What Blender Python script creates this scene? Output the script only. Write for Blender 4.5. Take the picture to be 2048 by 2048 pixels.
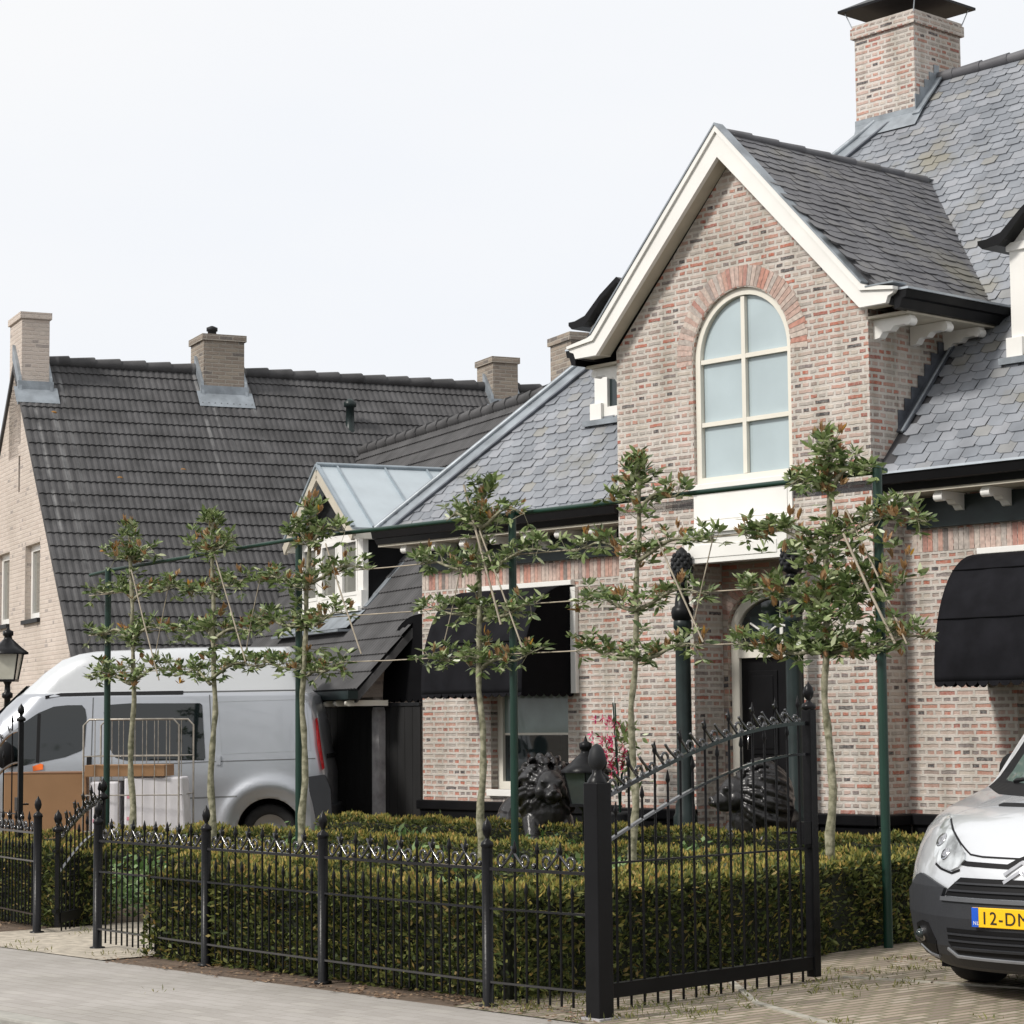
import bpy, bmesh, math, random
import numpy as np
from mathutils import Vector, Matrix
from mathutils.geometry import tessellate_polygon
random.seed(7); RNG = np.random.default_rng(7)
S = bpy.context.scene
for o in list(bpy.data.objects): bpy.data.objects.remove(o)
R = math.radians
COL = S.collection

# ------------------------------------------------------------------ camera
cd = bpy.data.cameras.new("camera"); cam = bpy.data.objects.new("camera", cd); COL.objects.link(cam)
cd.sensor_width = 36.0; cd.lens = 4582.8/2048*36.0; cd.clip_start = .1; cd.clip_end = 3000
_p, _r = .09298, -.0086965
_f = Vector((0, math.cos(_p), math.sin(_p))); _u = Vector((0, -math.sin(_p), math.cos(_p))); _x = Vector((1, 0, 0))
_r2 = math.cos(_r)*_x + math.sin(_r)*_u; _u2 = -math.sin(_r)*_x + math.cos(_r)*_u
cam.matrix_world = Matrix(((_r2.x, _u2.x, -_f.x, 0), (_r2.y, _u2.y, -_f.y, 0), (_r2.z, _u2.z, -_f.z, 1.5), (0, 0, 0, 1)))
S.camera = cam
S.render.resolution_x = S.render.resolution_y = 1024
S.render.engine = 'CYCLES'

# ------------------------------------------------------------------ sky and sun
SUN_DIR = Vector((-.80, -.46, .80)).normalized()       # towards the sun
elev = math.asin(SUN_DIR.z); azim = math.atan2(SUN_DIR.x, SUN_DIR.y)
w = bpy.data.worlds.new("World"); S.world = w; w.use_nodes = True
nt = w.node_tree; nt.nodes.clear()
out = nt.nodes.new('ShaderNodeOutputWorld'); bg = nt.nodes.new('ShaderNodeBackground')
sky = nt.nodes.new('ShaderNodeTexSky'); sky.sky_type = 'NISHITA'; sky.sun_disc = False
sky.sun_elevation = elev; sky.sun_rotation = azim; sky.dust_density = 3
bg.inputs['Strength'].default_value = .1
tc = nt.nodes.new('ShaderNodeTexCoord'); no = nt.nodes.new('ShaderNodeTexNoise')
no.inputs['Scale'].default_value = 1.6; no.inputs['Detail'].default_value = 5; no.inputs['Roughness'].default_value = .45
mp = nt.nodes.new('ShaderNodeMapping'); mp.inputs['Scale'].default_value = (1, 1, 3.5); mp.inputs['Location'].default_value = (.3, 1.2, .55)
cr = nt.nodes.new('ShaderNodeValToRGB'); cr.color_ramp.elements[0].position = .3; cr.color_ramp.elements[1].position = .62
cr.color_ramp.elements[0].color = (9.42, 9.68, 10.15, 1); cr.color_ramp.elements[1].color = (10.3, 10.25, 10.2, 1)
mx = nt.nodes.new('ShaderNodeMixRGB'); mx.inputs['Fac'].default_value = .93
nt.links.new(tc.outputs['Generated'], mp.inputs['Vector']); nt.links.new(mp.outputs[0], no.inputs['Vector'])
sp0 = nt.nodes.new('ShaderNodeSeparateXYZ'); nt.links.new(tc.outputs['Generated'], sp0.inputs[0])
ma = nt.nodes.new('ShaderNodeMath'); ma.operation = 'MULTIPLY_ADD'; nt.links.new(sp0.outputs['Z'], ma.inputs[0]); ma.inputs[1].default_value = 1.5; ma.inputs[2].default_value = -.42
mb = nt.nodes.new('ShaderNodeMath'); mb.operation = 'ADD'; nt.links.new(ma.outputs[0], mb.inputs[0]); nt.links.new(no.outputs['Fac'], mb.inputs[1]); nt.links.new(mb.outputs[0], cr.inputs['Fac']); nt.links.new(sky.outputs[0], mx.inputs[1]); nt.links.new(cr.outputs[0], mx.inputs[2])
nt.links.new(mx.outputs[0], bg.inputs['Color']); nt.links.new(bg.outputs[0], out.inputs[0])
sd = bpy.data.lights.new('sun', 'SUN'); sd.energy = 3.0; sd.angle = R(9); sd.color = (1, .955, .89)
so = bpy.data.objects.new('sun', sd); COL.objects.link(so); so.rotation_euler = SUN_DIR.to_track_quat('Z', 'Y').to_euler()
S.view_settings.view_transform = 'Standard'; S.view_settings.look = 'None'; S.view_settings.exposure = 0; S.view_settings.gamma = 1

# ------------------------------------------------------------------ frames
TH = .84057; C0 = Vector((3.3167, 21.0, 0))
E0 = Vector((-5.94, 31.0, 0)); TL = R(24.5)
class Frame:
    def __init__(s, o, ang): s.o = Vector(o); s.a = ang; s.m = Matrix.Translation(s.o) @ Matrix.Rotation(ang, 4, 'Z')
    def w(s, p): return s.m @ Vector(p)
H = Frame(C0, -TH); LF = Frame(E0, TL); WF = Frame((0, 0, 0), 0)

# ------------------------------------------------------------------ object helpers
def tag(o, label, cat, group=None, kind=None):
    if label: o['label'] = label
    if cat: o['category'] = cat
    if group: o['group'] = group
    if kind: o['kind'] = kind
    return o
def thing(name, label, cat, fr=WF, org=(0, 0, 0), group=None, rz=0):
    o = bpy.data.objects.new(name, None); COL.objects.link(o)
    o.location = fr.w(org); o.rotation_euler = (0, 0, fr.a + rz); o.empty_display_size = .2
    o['_org'] = 1
    del o['_org']
    ORG[o.name] = Vector(org)
    return tag(o, label, cat, group)
ORG = {}
def dup(root, loc=None, rz=None, label=None, group=None):
    r = root.copy(); COL.objects.link(r)
    if loc is not None: r.location = loc
    if rz is not None: r.rotation_euler = (0, 0, rz)
    if label: r['label'] = label
    if group: r['group'] = group
    def rec(a, b):
        for ch in list(a.children):
            if ch.name in done: continue
            c = ch.copy(); COL.objects.link(c); c.parent = b; done.add(c.name); rec(ch, c)
    done = set(); rec(root, r)
    return r

class MB:
    def __init__(s, org=(0, 0, 0)): s.v = []; s.f = []; s.o = Vector(org); s.sm = []
    def add(s, vs, fs, smooth=False):
        n = len(s.v); s.v += [Vector(v) - s.o for v in vs]; s.f += [tuple(i+n for i in f) for f in fs]; s.sm += [smooth]*len(fs); return s
    def box(s, a, b):
        x0, y0, z0 = a; x1, y1, z1 = b
        if x0 > x1: x0, x1 = x1, x0
        if y0 > y1: y0, y1 = y1, y0
        if z0 > z1: z0, z1 = z1, z0
        return s.add([(x0,y0,z0),(x1,y0,z0),(x1,y1,z0),(x0,y1,z0),(x0,y0,z1),(x1,y0,z1),(x1,y1,z1),(x0,y1,z1)],
                     [(0,3,2,1),(4,5,6,7),(0,1,5,4),(1,2,6,5),(2,3,7,6),(3,0,4,7)])
    def bar(s, p, q, w, h, up=(0, 0, 1)):          # rectangular bar from p to q, w sideways, h along up
        p = Vector(p); q = Vector(q); d = (q-p).normalized(); up = Vector(up)
        sd_ = d.cross(up); 
        if sd_.length < 1e-4: sd_ = d.cross(Vector((1, 0, 0)))
        sd_.normalize(); u = sd_.cross(d).normalized(); a = sd_*w/2; b = u*h/2
        return s.add([p-a-b, p+a-b, p+a+b, p-a+b, q-a-b, q+a-b, q+a+b, q-a+b], [(0,1,2,3),(7,6,5,4),(0,4,5,1),(1,5,6,2),(2,6,7,3),(3,7,4,0)])
    def tube(s, pts, r, n=8, closed=False, cap=True):
        pts = [Vector(p) for p in pts]; m = len(pts); vs = []; fs = []
        rr = r if isinstance(r, (list, tuple)) else [r]*m
        prev = None
        for i, p in enumerate(pts):
            if closed: d = pts[(i+1) % m]-pts[i-1]
            else: d = pts[min(i+1, m-1)]-pts[max(i-1, 0)]
            d.normalize()
            if prev is None:
                a = d.cross(Vector((0, 0, 1)))
                if a.length < .05: a = d.cross(Vector((1, 0, 0)))
            else: a = prev - d*prev.dot(d)
            a.normalize(); prev = a; b = d.cross(a)
            for k in range(n):
                t = 2*math.pi*k/n; vs.append(p + (a*math.cos(t)+b*math.sin(t))*rr[i])
        for i in range(m if closed else m-1):
            j = (i+1) % m
            for k in range(n):
                k2 = (k+1) % n; fs.append((i*n+k, i*n+k2, j*n+k2, j*n+k))
        s.add(vs, fs, True)
        if cap and not closed: s.add(vs[:n], [tuple(range(n))[::-1]]); s.add(vs[-n:], [tuple(range(n))])
        return s
    def lathe(s, c, prof, n=20, sc=(1, 1)):          # prof: (radius, z)
        c = Vector(c); vs = []; fs = []
        for r_, z in prof:
            for k in range(n):
                t = 2*math.pi*k/n; vs.append(c+Vector((r_*math.cos(t)*sc[0], r_*math.sin(t)*sc[1], z)))
        for i in range(len(prof)-1):
            for k in range(n):
                k2 = (k+1) % n; fs.append((i*n+k, i*n+k2, (i+1)*n+k2, (i+1)*n+k))
        return s.add(vs, fs, True)
    def ell(s, c, r, nu=12, nv=8, rot=None):
        c = Vector(c); vs = []; fs = []
        for i in range(nv+1):
            a = math.pi*i/nv
            for k in range(nu):
                t = 2*math.pi*k/nu; v = Vector((r[0]*math.sin(a)*math.cos(t), r[1]*math.sin(a)*math.sin(t), -r[2]*math.cos(a)))
                if rot: v = rot @ v
                vs.append(c+v)
        for i in range(nv):
            for k in range(nu):
                k2 = (k+1) % nu; fs.append((i*nu+k, i*nu+k2, (i+1)*nu+k2, (i+1)*nu+k))
        return s.add(vs, fs, True)
    def prism(s, poly, axis, a, b, holes=()):      # 2-D outline swept along one axis between a and b; holes get their reveal
        loops = [list(poly)]+[list(h) for h in holes]
        def P(q, t):
            x, y = q
            return {'x': (t, x, y), 'y': (x, t, y), 'z': (x, y, t)}[axis]
        flat = [q for l in loops for q in l]
        tri = tessellate_polygon([[Vector((q[0], q[1], 0)) for q in l] for l in loops])
        n = len(flat)
        s.add([P(q, a) for q in flat]+[P(q, b) for q in flat],
              [tuple(t) for t in tri]+[tuple(i+n for i in t)[::-1] for t in tri])
        for l in loops:
            m = len(l); vs = [P(q, a) for q in l]+[P(q, b) for q in l]
            s.add(vs, [(i, (i+1) % m, (i+1) % m+m, i+m) for i in range(m)])
        return s
    def build(s, name, m, parent=None, label=None, cat=None, group=None, kind=None, fr=None, bevel=0, fixn=True, uv=True):
        me = bpy.data.meshes.new(name); me.from_pydata([tuple(v) for v in s.v], [], s.f)
        if fixn:
            bm = bmesh.new(); bm.from_mesh(me); bmesh.ops.recalc_face_normals(bm, faces=bm.faces); bm.to_mesh(me); bm.free()
        if any(s.sm): me.polygons.foreach_set('use_smooth', s.sm)
        if uv: auto_uv(me)
        me.materials.append(m)
        o = bpy.data.objects.new(name, me); COL.objects.link(o)
        if parent is not None: o.parent = parent
        elif fr is not None: o.location = fr.w(s.o); o.rotation_euler = (0, 0, fr.a)
        else: o.location = s.o
        if bevel:
            b = o.modifiers.new('bevel', 'BEVEL'); b.width = bevel; b.segments = 2; b.limit_method = 'ANGLE'; b.angle_limit = R(40)
        tag(o, label, cat, group, kind); return o

def auto_uv(me):
    uvl = me.uv_layers.new(name='uv'); n = len(me.loops)
    if n == 0: return
    co = np.empty(len(me.vertices)*3, 'f'); me.vertices.foreach_get('co', co); co = co.reshape(-1, 3)
    vi = np.empty(n, 'i'); me.loops.foreach_get('vertex_index', vi)
    pn = np.empty(len(me.polygons)*3, 'f'); me.polygons.foreach_get('normal', pn); pn = pn.reshape(-1, 3)
    lt = np.empty(len(me.polygons), 'i'); me.polygons.foreach_get('loop_total', lt)
    nr = np.repeat(pn, lt, axis=0)
    t = np.stack([-nr[:, 1], nr[:, 0], np.zeros(n)], 1); ln = np.linalg.norm(t, axis=1)
    flat = ln < .02; t[flat] = (1, 0, 0); ln[flat] = 1; t /= ln[:, None]
    b = np.cross(nr, t); p = co[vi]
    uvv = np.stack([(p*t).sum(1), (p*b).sum(1)], 1).astype('f')
    uvl.data.foreach_set('uv', uvv.ravel())

def fast_mesh(name, verts, faces_n, m, parent=None, smooth=False):   # verts (N,k,3): one face of k corners each
    N, k, _ = verts.shape
    me = bpy.data.meshes.new(name); me.vertices.add(N*k); me.vertices.foreach_set('co', verts.astype('f').ravel())
    me.loops.add(N*k); me.loops.foreach_set('vertex_index', np.arange(N*k, dtype='i'))
    me.polygons.add(N); me.polygons.foreach_set('loop_start', np.arange(N, dtype='i')*k)
    try: me.polygons.foreach_set('loop_total', np.full(N, k, 'i'))
    except Exception: pass
    me.update(); me.validate(); me.materials.append(m)
    o = bpy.data.objects.new(name, me); COL.objects.link(o)
    if parent is not None: o.parent = parent
    return o

# ------------------------------------------------------------------ materials
def newmat(name):
    m = bpy.data.materials.new(name); m.use_nodes = True; n = m.node_tree.nodes; return m, n, m.node_tree.links, n['Principled BSDF']
def N(n, t, **kw):
    x = n.new(t)
    for k, v in kw.items():
        if k in x.inputs.keys(): x.inputs[k].default_value = v
        else: setattr(x, k, v)
    return x
def ramp(n, stops, interp='LINEAR'):
    r = n.new('ShaderNodeValToRGB'); e = r.color_ramp.elements; r.color_ramp.interpolation = interp
    while len(e) < len(stops): e.new(.5)
    for i, (p, c) in enumerate(stops): e[i].position = p; e[i].color = (*c, 1)
    return r
def M(name, c, rough=.6, metal=0, var=.12, scale=6, bump=0, bscale=30, coat=0, spec=None, c2=None):
    m, n, l, b = newmat(name)
    t = N(n, 'ShaderNodeTexCoord'); z = N(n, 'ShaderNodeTexNoise', Scale=scale, Detail=6)
    l.new(t.outputs['Object'], z.inputs['Vector'])
    lo = tuple(x*(1-var) for x in c) if c2 is None else c2; hi = tuple(min(1, x*(1+var)) for x in c)
    r = ramp(n, [(.3, lo), (.7, hi)]); l.new(z.outputs['Fac'], r.inputs['Fac']); l.new(r.outputs[0], b.inputs['Base Color'])
    b.inputs['Roughness'].default_value = rough; b.inputs['Metallic'].default_value = metal; b.inputs['Coat Weight'].default_value = coat
    if spec is not None: b.inputs['Specular IOR Level'].default_value = spec
    if bump:
        z2 = N(n, 'ShaderNodeTexNoise', Scale=bscale, Detail=5); bp = N(n, 'ShaderNodeBump', Strength=bump, Distance=.01)
        l.new(t.outputs['Object'], z2.inputs['Vector']); l.new(z2.outputs['Fac'], bp.inputs['Height']); l.new(bp.outputs[0], b.inputs['Normal'])
    return m
def brick_mat(name, stops, mortar, bw=.215, rh=.062, ms=.011, rough=.85, offset=.5, wash=.35, washc=(.58, .54, .49), uvrot=0, bumpd=.012, squash=1, streak=0):
    m, n, l, b = newmat(name)
    t = N(n, 'ShaderNodeTexCoord'); mp = N(n, 'ShaderNodeMapping'); mp.inputs['Rotation'].default_value = (0, 0, uvrot)
    l.new(t.outputs['UV'], mp.inputs['Vector'])
    nz = N(n, 'ShaderNodeTexNoise', Scale=14, Detail=5); l.new(mp.outputs[0], nz.inputs['Vector'])
    va = N(n, 'ShaderNodeVectorMath', operation='MULTIPLY_ADD'); l.new(nz.outputs['Color'], va.inputs[0]); va.inputs[1].default_value = (.022, .018, 0); l.new(mp.outputs[0], va.inputs[2])
    br = n.new('ShaderNodeTexBrick'); br.offset = offset; br.squash = squash; br.squash_frequency = 2; br.inputs['Scale'].default_value = 1
    br.inputs['Brick Width'].default_value = bw; br.inputs['Row Height'].default_value = rh; br.inputs['Mortar Size'].default_value = ms; br.inputs['Mortar Smooth'].default_value = .4
    br.inputs['Color1'].default_value = (0, 0, 0, 1); br.inputs['Color2'].default_value = (1, 1, 1, 1); br.inputs['Mortar'].default_value = (.5, .5, .5, 1)
    l.new(va.outputs[0], br.inputs['Vector'])
    r = ramp(n, stops, 'CONSTANT'); l.new(br.outputs['Color'], r.inputs['Fac'])
    # lime smears and weathering
    n2 = N(n, 'ShaderNodeTexNoise', Scale=26, Detail=6, Roughness=.7); l.new(mp.outputs[0], n2.inputs['Vector'])
    r2 = ramp(n, [(.42, (0, 0, 0)), (.68, (wash, wash, wash))]); l.new(n2.outputs['Fac'], r2.inputs['Fac'])
    m1 = N(n, 'ShaderNodeMixRGB'); l.new(r2.outputs[0], m1.inputs['Fac']); l.new(r.outputs[0], m1.inputs[1]); m1.inputs[2].default_value = (*washc, 1)
    m2 = N(n, 'ShaderNodeMixRGB'); l.new(br.outputs['Fac'], m2.inputs['Fac']); l.new(m1.outputs[0], m2.inputs[1]); m2.inputs[2].default_value = (*mortar, 1)
    n3 = N(n, 'ShaderNodeTexNoise', Scale=.9, Detail=5); l.new(mp.outputs[0], n3.inputs['Vector'])
    r3 = ramp(n, [(.3, (.84, .83, .81)), (.65, (1.04, 1.03, 1.03))]); l.new(n3.outputs['Fac'], r3.inputs['Fac'])
    m3 = N(n, 'ShaderNodeMixRGB', blend_type='MULTIPLY'); m3.inputs['Fac'].default_value = 1; l.new(m2.outputs[0], m3.inputs[1]); l.new(r3.outputs[0], m3.inputs[2])
    fin = m3.outputs[0]
    if streak:
        mq = N(n, 'ShaderNodeMapping'); mq.inputs['Scale'].default_value = (3.2, .45, 1); l.new(t.outputs['UV'], mq.inputs['Vector']); n5 = N(n, 'ShaderNodeTexNoise', Scale=1.4, Detail=6, Roughness=.6); l.new(mq.outputs[0], n5.inputs['Vector'])
        r5 = ramp(n, [(.44, (1, 1, 1)), (.66, (.74, .74, .71))]); l.new(n5.outputs['Fac'], r5.inputs['Fac']); m5 = N(n, 'ShaderNodeMixRGB', blend_type='MULTIPLY'); m5.inputs['Fac'].default_value = 1; l.new(fin, m5.inputs[1]); l.new(r5.outputs[0], m5.inputs[2]); fin = m5.outputs[0]
    l.new(fin, b.inputs['Base Color']); b.inputs['Roughness'].default_value = rough
    mu = N(n, 'ShaderNodeMath', operation='MULTIPLY_ADD'); l.new(br.outputs['Fac'], mu.inputs[0]); mu.inputs[1].default_value = -1; l.new(n2.outputs['Fac'], mu.inputs[2])
    bp = N(n, 'ShaderNodeBump', Strength=.7, Distance=bumpd); l.new(mu.outputs[0], bp.inputs['Height']); l.new(bp.outputs[0], b.inputs['Normal'])
    return m
def island_mat(name, stops, rough=.5, interp='LINEAR', trans=0, spec=.5, bump=0, noise=0, nscale=8, moss=0):
    m, n, l, b = newmat(name)
    g = n.new('ShaderNodeNewGeometry'); r = ramp(n, stops, interp); l.new(g.outputs['Random Per Island'], r.inputs['Fac'])
    src = r.outputs[0]
    if noise:
        t = N(n, 'ShaderNodeTexCoord'); z = N(n, 'ShaderNodeTexNoise', Scale=nscale, Detail=6); l.new(t.outputs['Object'], z.inputs['Vector'])
        r2 = ramp(n, [(.3, (1-noise,)*3), (.7, (1+noise,)*3)]); l.new(z.outputs['Fac'], r2.inputs['Fac'])
        mm = N(n, 'ShaderNodeMixRGB', blend_type='MULTIPLY'); mm.inputs['Fac'].default_value = 1; l.new(src, mm.inputs[1]); l.new(r2.outputs[0], mm.inputs[2]); src = mm.outputs[0]
    if moss:
        z3 = N(n, 'ShaderNodeTexNoise', Scale=1.1, Detail=8, Roughness=.65); l.new(t.outputs['Object'], z3.inputs['Vector']); r3 = ramp(n, [(.56, (0, 0, 0)), (.70, (.55, .55, .55))]); l.new(z3.outputs['Fac'], r3.inputs['Fac'])
        m6 = N(n, 'ShaderNodeMixRGB'); l.new(r3.outputs[0], m6.inputs['Fac']); l.new(src, m6.inputs[1]); m6.inputs[2].default_value = (.20, .185, .13, 1); src = m6.outputs[0]
    l.new(src, b.inputs['Base Color']); b.inputs['Roughness'].default_value = rough; b.inputs['Specular IOR Level'].default_value = spec
    if trans:
        tr = n.new('ShaderNodeBsdfTranslucent'); l.new(src, tr.inputs['Color']); ms = n.new('ShaderNodeMixShader'); ms.inputs[0].default_value = trans
        l.new(b.outputs[0], ms.inputs[1]); l.new(tr.outputs[0], ms.inputs[2]); l.new(ms.outputs[0], n['Material Output'].inputs['Surface'])
    return m

BR = [(0, (.50, .40, .35)), (.13, (.42, .38, .35)), (.25, (.52, .37, .32)), (.39, (.45, .28, .23)), (.50, (.56, .49, .43)), (.59, (.33, .26, .23)), (.68, (.49, .25, .19)), (.79, (.23, .195, .19)), (.855, (.47, .155, .10)), (.92, (.36, .12, .09)), (.955, (.075, .07, .075))]
m_brick = brick_mat('reclaimed brick', BR, (.60, .565, .525), bw=.20, rh=.060, ms=.0165, wash=.5, washc=(.58, .545, .505), squash=.5, streak=1)
m_brick_s = island_mat('reclaimed brick units', [(p_, tuple(.62*a+.33*b_ for a, b_ in zip(c_, (.50, .42, .37)))) for p_, c_ in BR], rough=.85, interp='CONSTANT', noise=.25, nscale=25)
m_brickL = brick_mat('buff brick', [(0, (.55, .48, .425)), (.4, (.59, .52, .46)), (.75, (.53, .455, .40)), (.95, (.34, .30, .28))], (.56, .50, .45), wash=.5, washc=(.57, .505, .45), squash=.5)
m_brickC = brick_mat('chimney brick', [(0, (.27, .22, .18)), (.4, (.31, .26, .21)), (.75, (.22, .18, .15)), (.9, (.15, .13, .12))], (.33, .30, .26), wash=.3, washc=(.36, .35, .30))
m_slate = island_mat('slate', [(0, (.185, .20, .225)), (.45, (.222, .238, .265)), (.9, (.26, .272, .298)), (1, (.24, .235, .215))], rough=.40, noise=.18, nscale=3, moss=1)
m_slate2 = island_mat('dark shaded slate', [(0, (.095, .095, .105)), (.5, (.115, .115, .125)), (1, (.14, .137, .14))], rough=.5, noise=.2, nscale=3, moss=1)  # slate darkened for the gable slope facing off the sun; also ridge tiles
m_deck = M('slate underlay', (.05, .05, .055), .8)
m_tile = M('concrete pantile', (.066, .065, .067), .7, var=.32, scale=2.6, bump=.3, bscale=40, spec=.35)
def add_stains(m, lines):
    n = m.node_tree.nodes; l = m.node_tree.links; b = n['Principled BSDF']; src = b.inputs['Base Color'].links[0].from_socket
    t = n.new('ShaderNodeTexCoord'); sp = n.new('ShaderNodeSeparateXYZ'); l.new(t.outputs['Object'], sp.inputs[0]); z = N(n, 'ShaderNodeTexNoise', Scale=3.0, Detail=3); l.new(t.outputs['Object'], z.inputs['Vector'])
    acc = None
    for x0, wd, zlo, zhi in lines:
        a = N(n, 'ShaderNodeMath', operation='SUBTRACT'); l.new(sp.outputs['X'], a.inputs[0]); a.inputs[1].default_value = x0
        c = N(n, 'ShaderNodeMath', operation='ABSOLUTE'); l.new(a.outputs[0], c.inputs[0]); d = N(n, 'ShaderNodeMapRange'); l.new(c.outputs[0], d.inputs['Value']); d.inputs['From Min'].default_value = wd*.4; d.inputs['From Max'].default_value = wd; d.inputs['To Min'].default_value = 1; d.inputs['To Max'].default_value = 0
        e = N(n, 'ShaderNodeMapRange'); l.new(sp.outputs['Z'], e.inputs['Value']); e.inputs['From Min'].default_value = zlo; e.inputs['From Max'].default_value = zhi
        f = N(n, 'ShaderNodeMath', operation='MULTIPLY'); l.new(d.outputs[0], f.inputs[0]); l.new(e.outputs[0], f.inputs[1])
        if acc is None: acc = f
        else: g = N(n, 'ShaderNodeMath', operation='MAXIMUM'); l.new(acc.outputs[0], g.inputs[0]); l.new(f.outputs[0], g.inputs[1]); acc = g
    r = ramp(n, [(.38, (0, 0, 0)), (.58, (.55, .55, .55))]); l.new(z.outputs['Fac'], r.inputs['Fac']); h = N(n, 'ShaderNodeMath', operation='MULTIPLY'); l.new(acc.outputs[0], h.inputs[0]); l.new(r.outputs[0], h.inputs[1])
    mx_ = N(n, 'ShaderNodeMixRGB'); l.new(h.outputs[0], mx_.inputs['Fac']); l.new(src, mx_.inputs[1]); mx_.inputs[2].default_value = (.26, .26, .26, 1); l.new(mx_.outputs[0], b.inputs['Base Color'])
add_stains(m_tile, [(.42, .05, 2.0, 5.5), (.62, .035, 3.5, 6.6), (2.78, .035, 4.6, 6.3), (2.95, .03, 5.7, 6.6), (3.12, .03, 5.5, 6.6), (3.62, .035, 5.0, 6.4), (.15, .04, 3, 4.4)])
m_tile_lich = M('lichen tile', (.30, .15, .04), .9)
m_lead = M('lead flashing', (.27, .30, .33), .45, metal=.3, var=.25, scale=5, bump=.3)
m_leadd = M('weathered lead', (.09, .10, .12), .5, metal=.2, var=.4, scale=7)
m_zinc = M('zinc sheet', (.47, .53, .57), .4, metal=.25, var=.06, scale=3)
m_zincd = M('zinc seam', (.30, .35, .39), .45, metal=.3)
m_white = M('white gloss paint', (.80, .79, .76), .35, var=.04, scale=2.5)
m_cream = M('cream gloss paint', (.74, .71, .63), .35, var=.05, scale=2.5)
m_soffit = M('soffit paint', (.50, .46, .38), .55, var=.08)
m_black = M('black gloss paint', (.007, .007, .008), .38, var=.2, spec=.18)
m_blackm = M('black matt paint', (.014, .015, .017), .6, var=.3, spec=.3)
m_grdark = M('dark green trim', (.013, .022, .022), .4, var=.3, spec=.35)
m_silvlip = M('gutter lip zinc', (.55, .60, .65), .35, metal=.4)
m_cloth = M('black awning cloth', (.010, .010, .0125), .9, var=.3, scale=5, spec=.12)
m_cloth_in = M('black awning side', (.006, .006, .007), .95, spec=.08)
m_frost = M('frosted pane', (.42, .50, .53), .12, var=.09, scale=1.5, coat=.3)
m_iron = M('black iron', (.006, .006, .007), .33, var=.3, scale=12, bump=.12, bscale=60, spec=.22)
m_conc = M('weathered concrete', (.34, .33, .34), .85, var=.3, scale=8, bump=.4)
m_green = M('green steel tube', (.005, .032, .021), .4, var=.2, scale=3)
m_bark = M('mottled bark', (.34, .32, .23), .85, c2=(.10, .10, .055), scale=22, bump=.6, bscale=40)
m_bamboo = M('bamboo cane', (.36, .31, .24), .6, var=.25, scale=10)
m_soil = M('soil', (.12, .085, .06), .95, var=.4, scale=9, bump=.8, bscale=25)
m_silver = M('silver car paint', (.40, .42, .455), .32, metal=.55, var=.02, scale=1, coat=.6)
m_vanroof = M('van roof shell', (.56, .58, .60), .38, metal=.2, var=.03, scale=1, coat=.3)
m_silverR = M('light silver car paint', (.66, .68, .71), .25, metal=.35, var=.02, scale=1, coat=.9)
m_plast = M('grey bumper plastic', (.032, .034, .039), .5, spec=.3, var=.1, scale=4, bump=.1, bscale=120)
m_plastb = M('black plastic', (.007, .007, .008), .6, spec=.2)
m_gloss = M('glossy black iron', (.008, .008, .010), .16, var=.3, scale=12, spec=.9, coat=.6)
m_tyre = M('tyre rubber', (.014, .014, .015), .85, var=.2)
m_rim = M('wheel rim', (.30, .30, .31), .4, metal=.7)
m_orange = M('orange lens', (.85, .16, .02), .25)
m_red = M('red lens', (.42, .01, .015), .2)
m_clear = M('clear lens', (.55, .58, .60), .08, metal=.35, var=.45, scale=9, coat=1)
m_chrome = M('chrome', (.6, .6, .62), .12, metal=1, var=.05)
m_card = M('cardboard', (.30, .17, .085), .85, var=.07, scale=3)
m_cardd = M('cardboard edge', (.20, .10, .05), .85, var=.2, scale=10)
m_wrap = M('white wrapped parcel', (.72, .70, .73), .6, var=.06, scale=4)
m_pink = M('pink print', (.70, .28, .36), .6)
m_cage = M('galvanised cage', (.34, .31, .27), .4, metal=.5, var=.3, scale=15)
m_yel = M('yellow plate', (.95, .55, .01), .35, var=.02)
m_blue = M('blue plate band', (.01, .09, .55), .35)
m_glyph = M('black lettering', (.012, .012, .012), .5)
m_bronze = M('black cast metal', (.016, .015, .016), .30, var=.3, scale=9, bump=.6, bscale=22)
m_conc2 = M('kerb concrete', (.34, .33, .30), .9, var=.2, scale=7, bump=.4)
m_asph = M('asphalt', (.055, .053, .052), .95, var=.3, scale=40, bump=.7, bscale=150)
m_petal = island_mat('flower petal', [(0, (.60, .03, .12)), (.4, (.65, .06, .20)), (.6, (.75, .35, .42)), (.8, (.78, .74, .70)), (1, (.7, .7, .3))], rough=.6, interp='CONSTANT', trans=.3)
m_lampg = M('lantern pane', (.50, .49, .42), .2, var=.15, scale=4)

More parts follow.
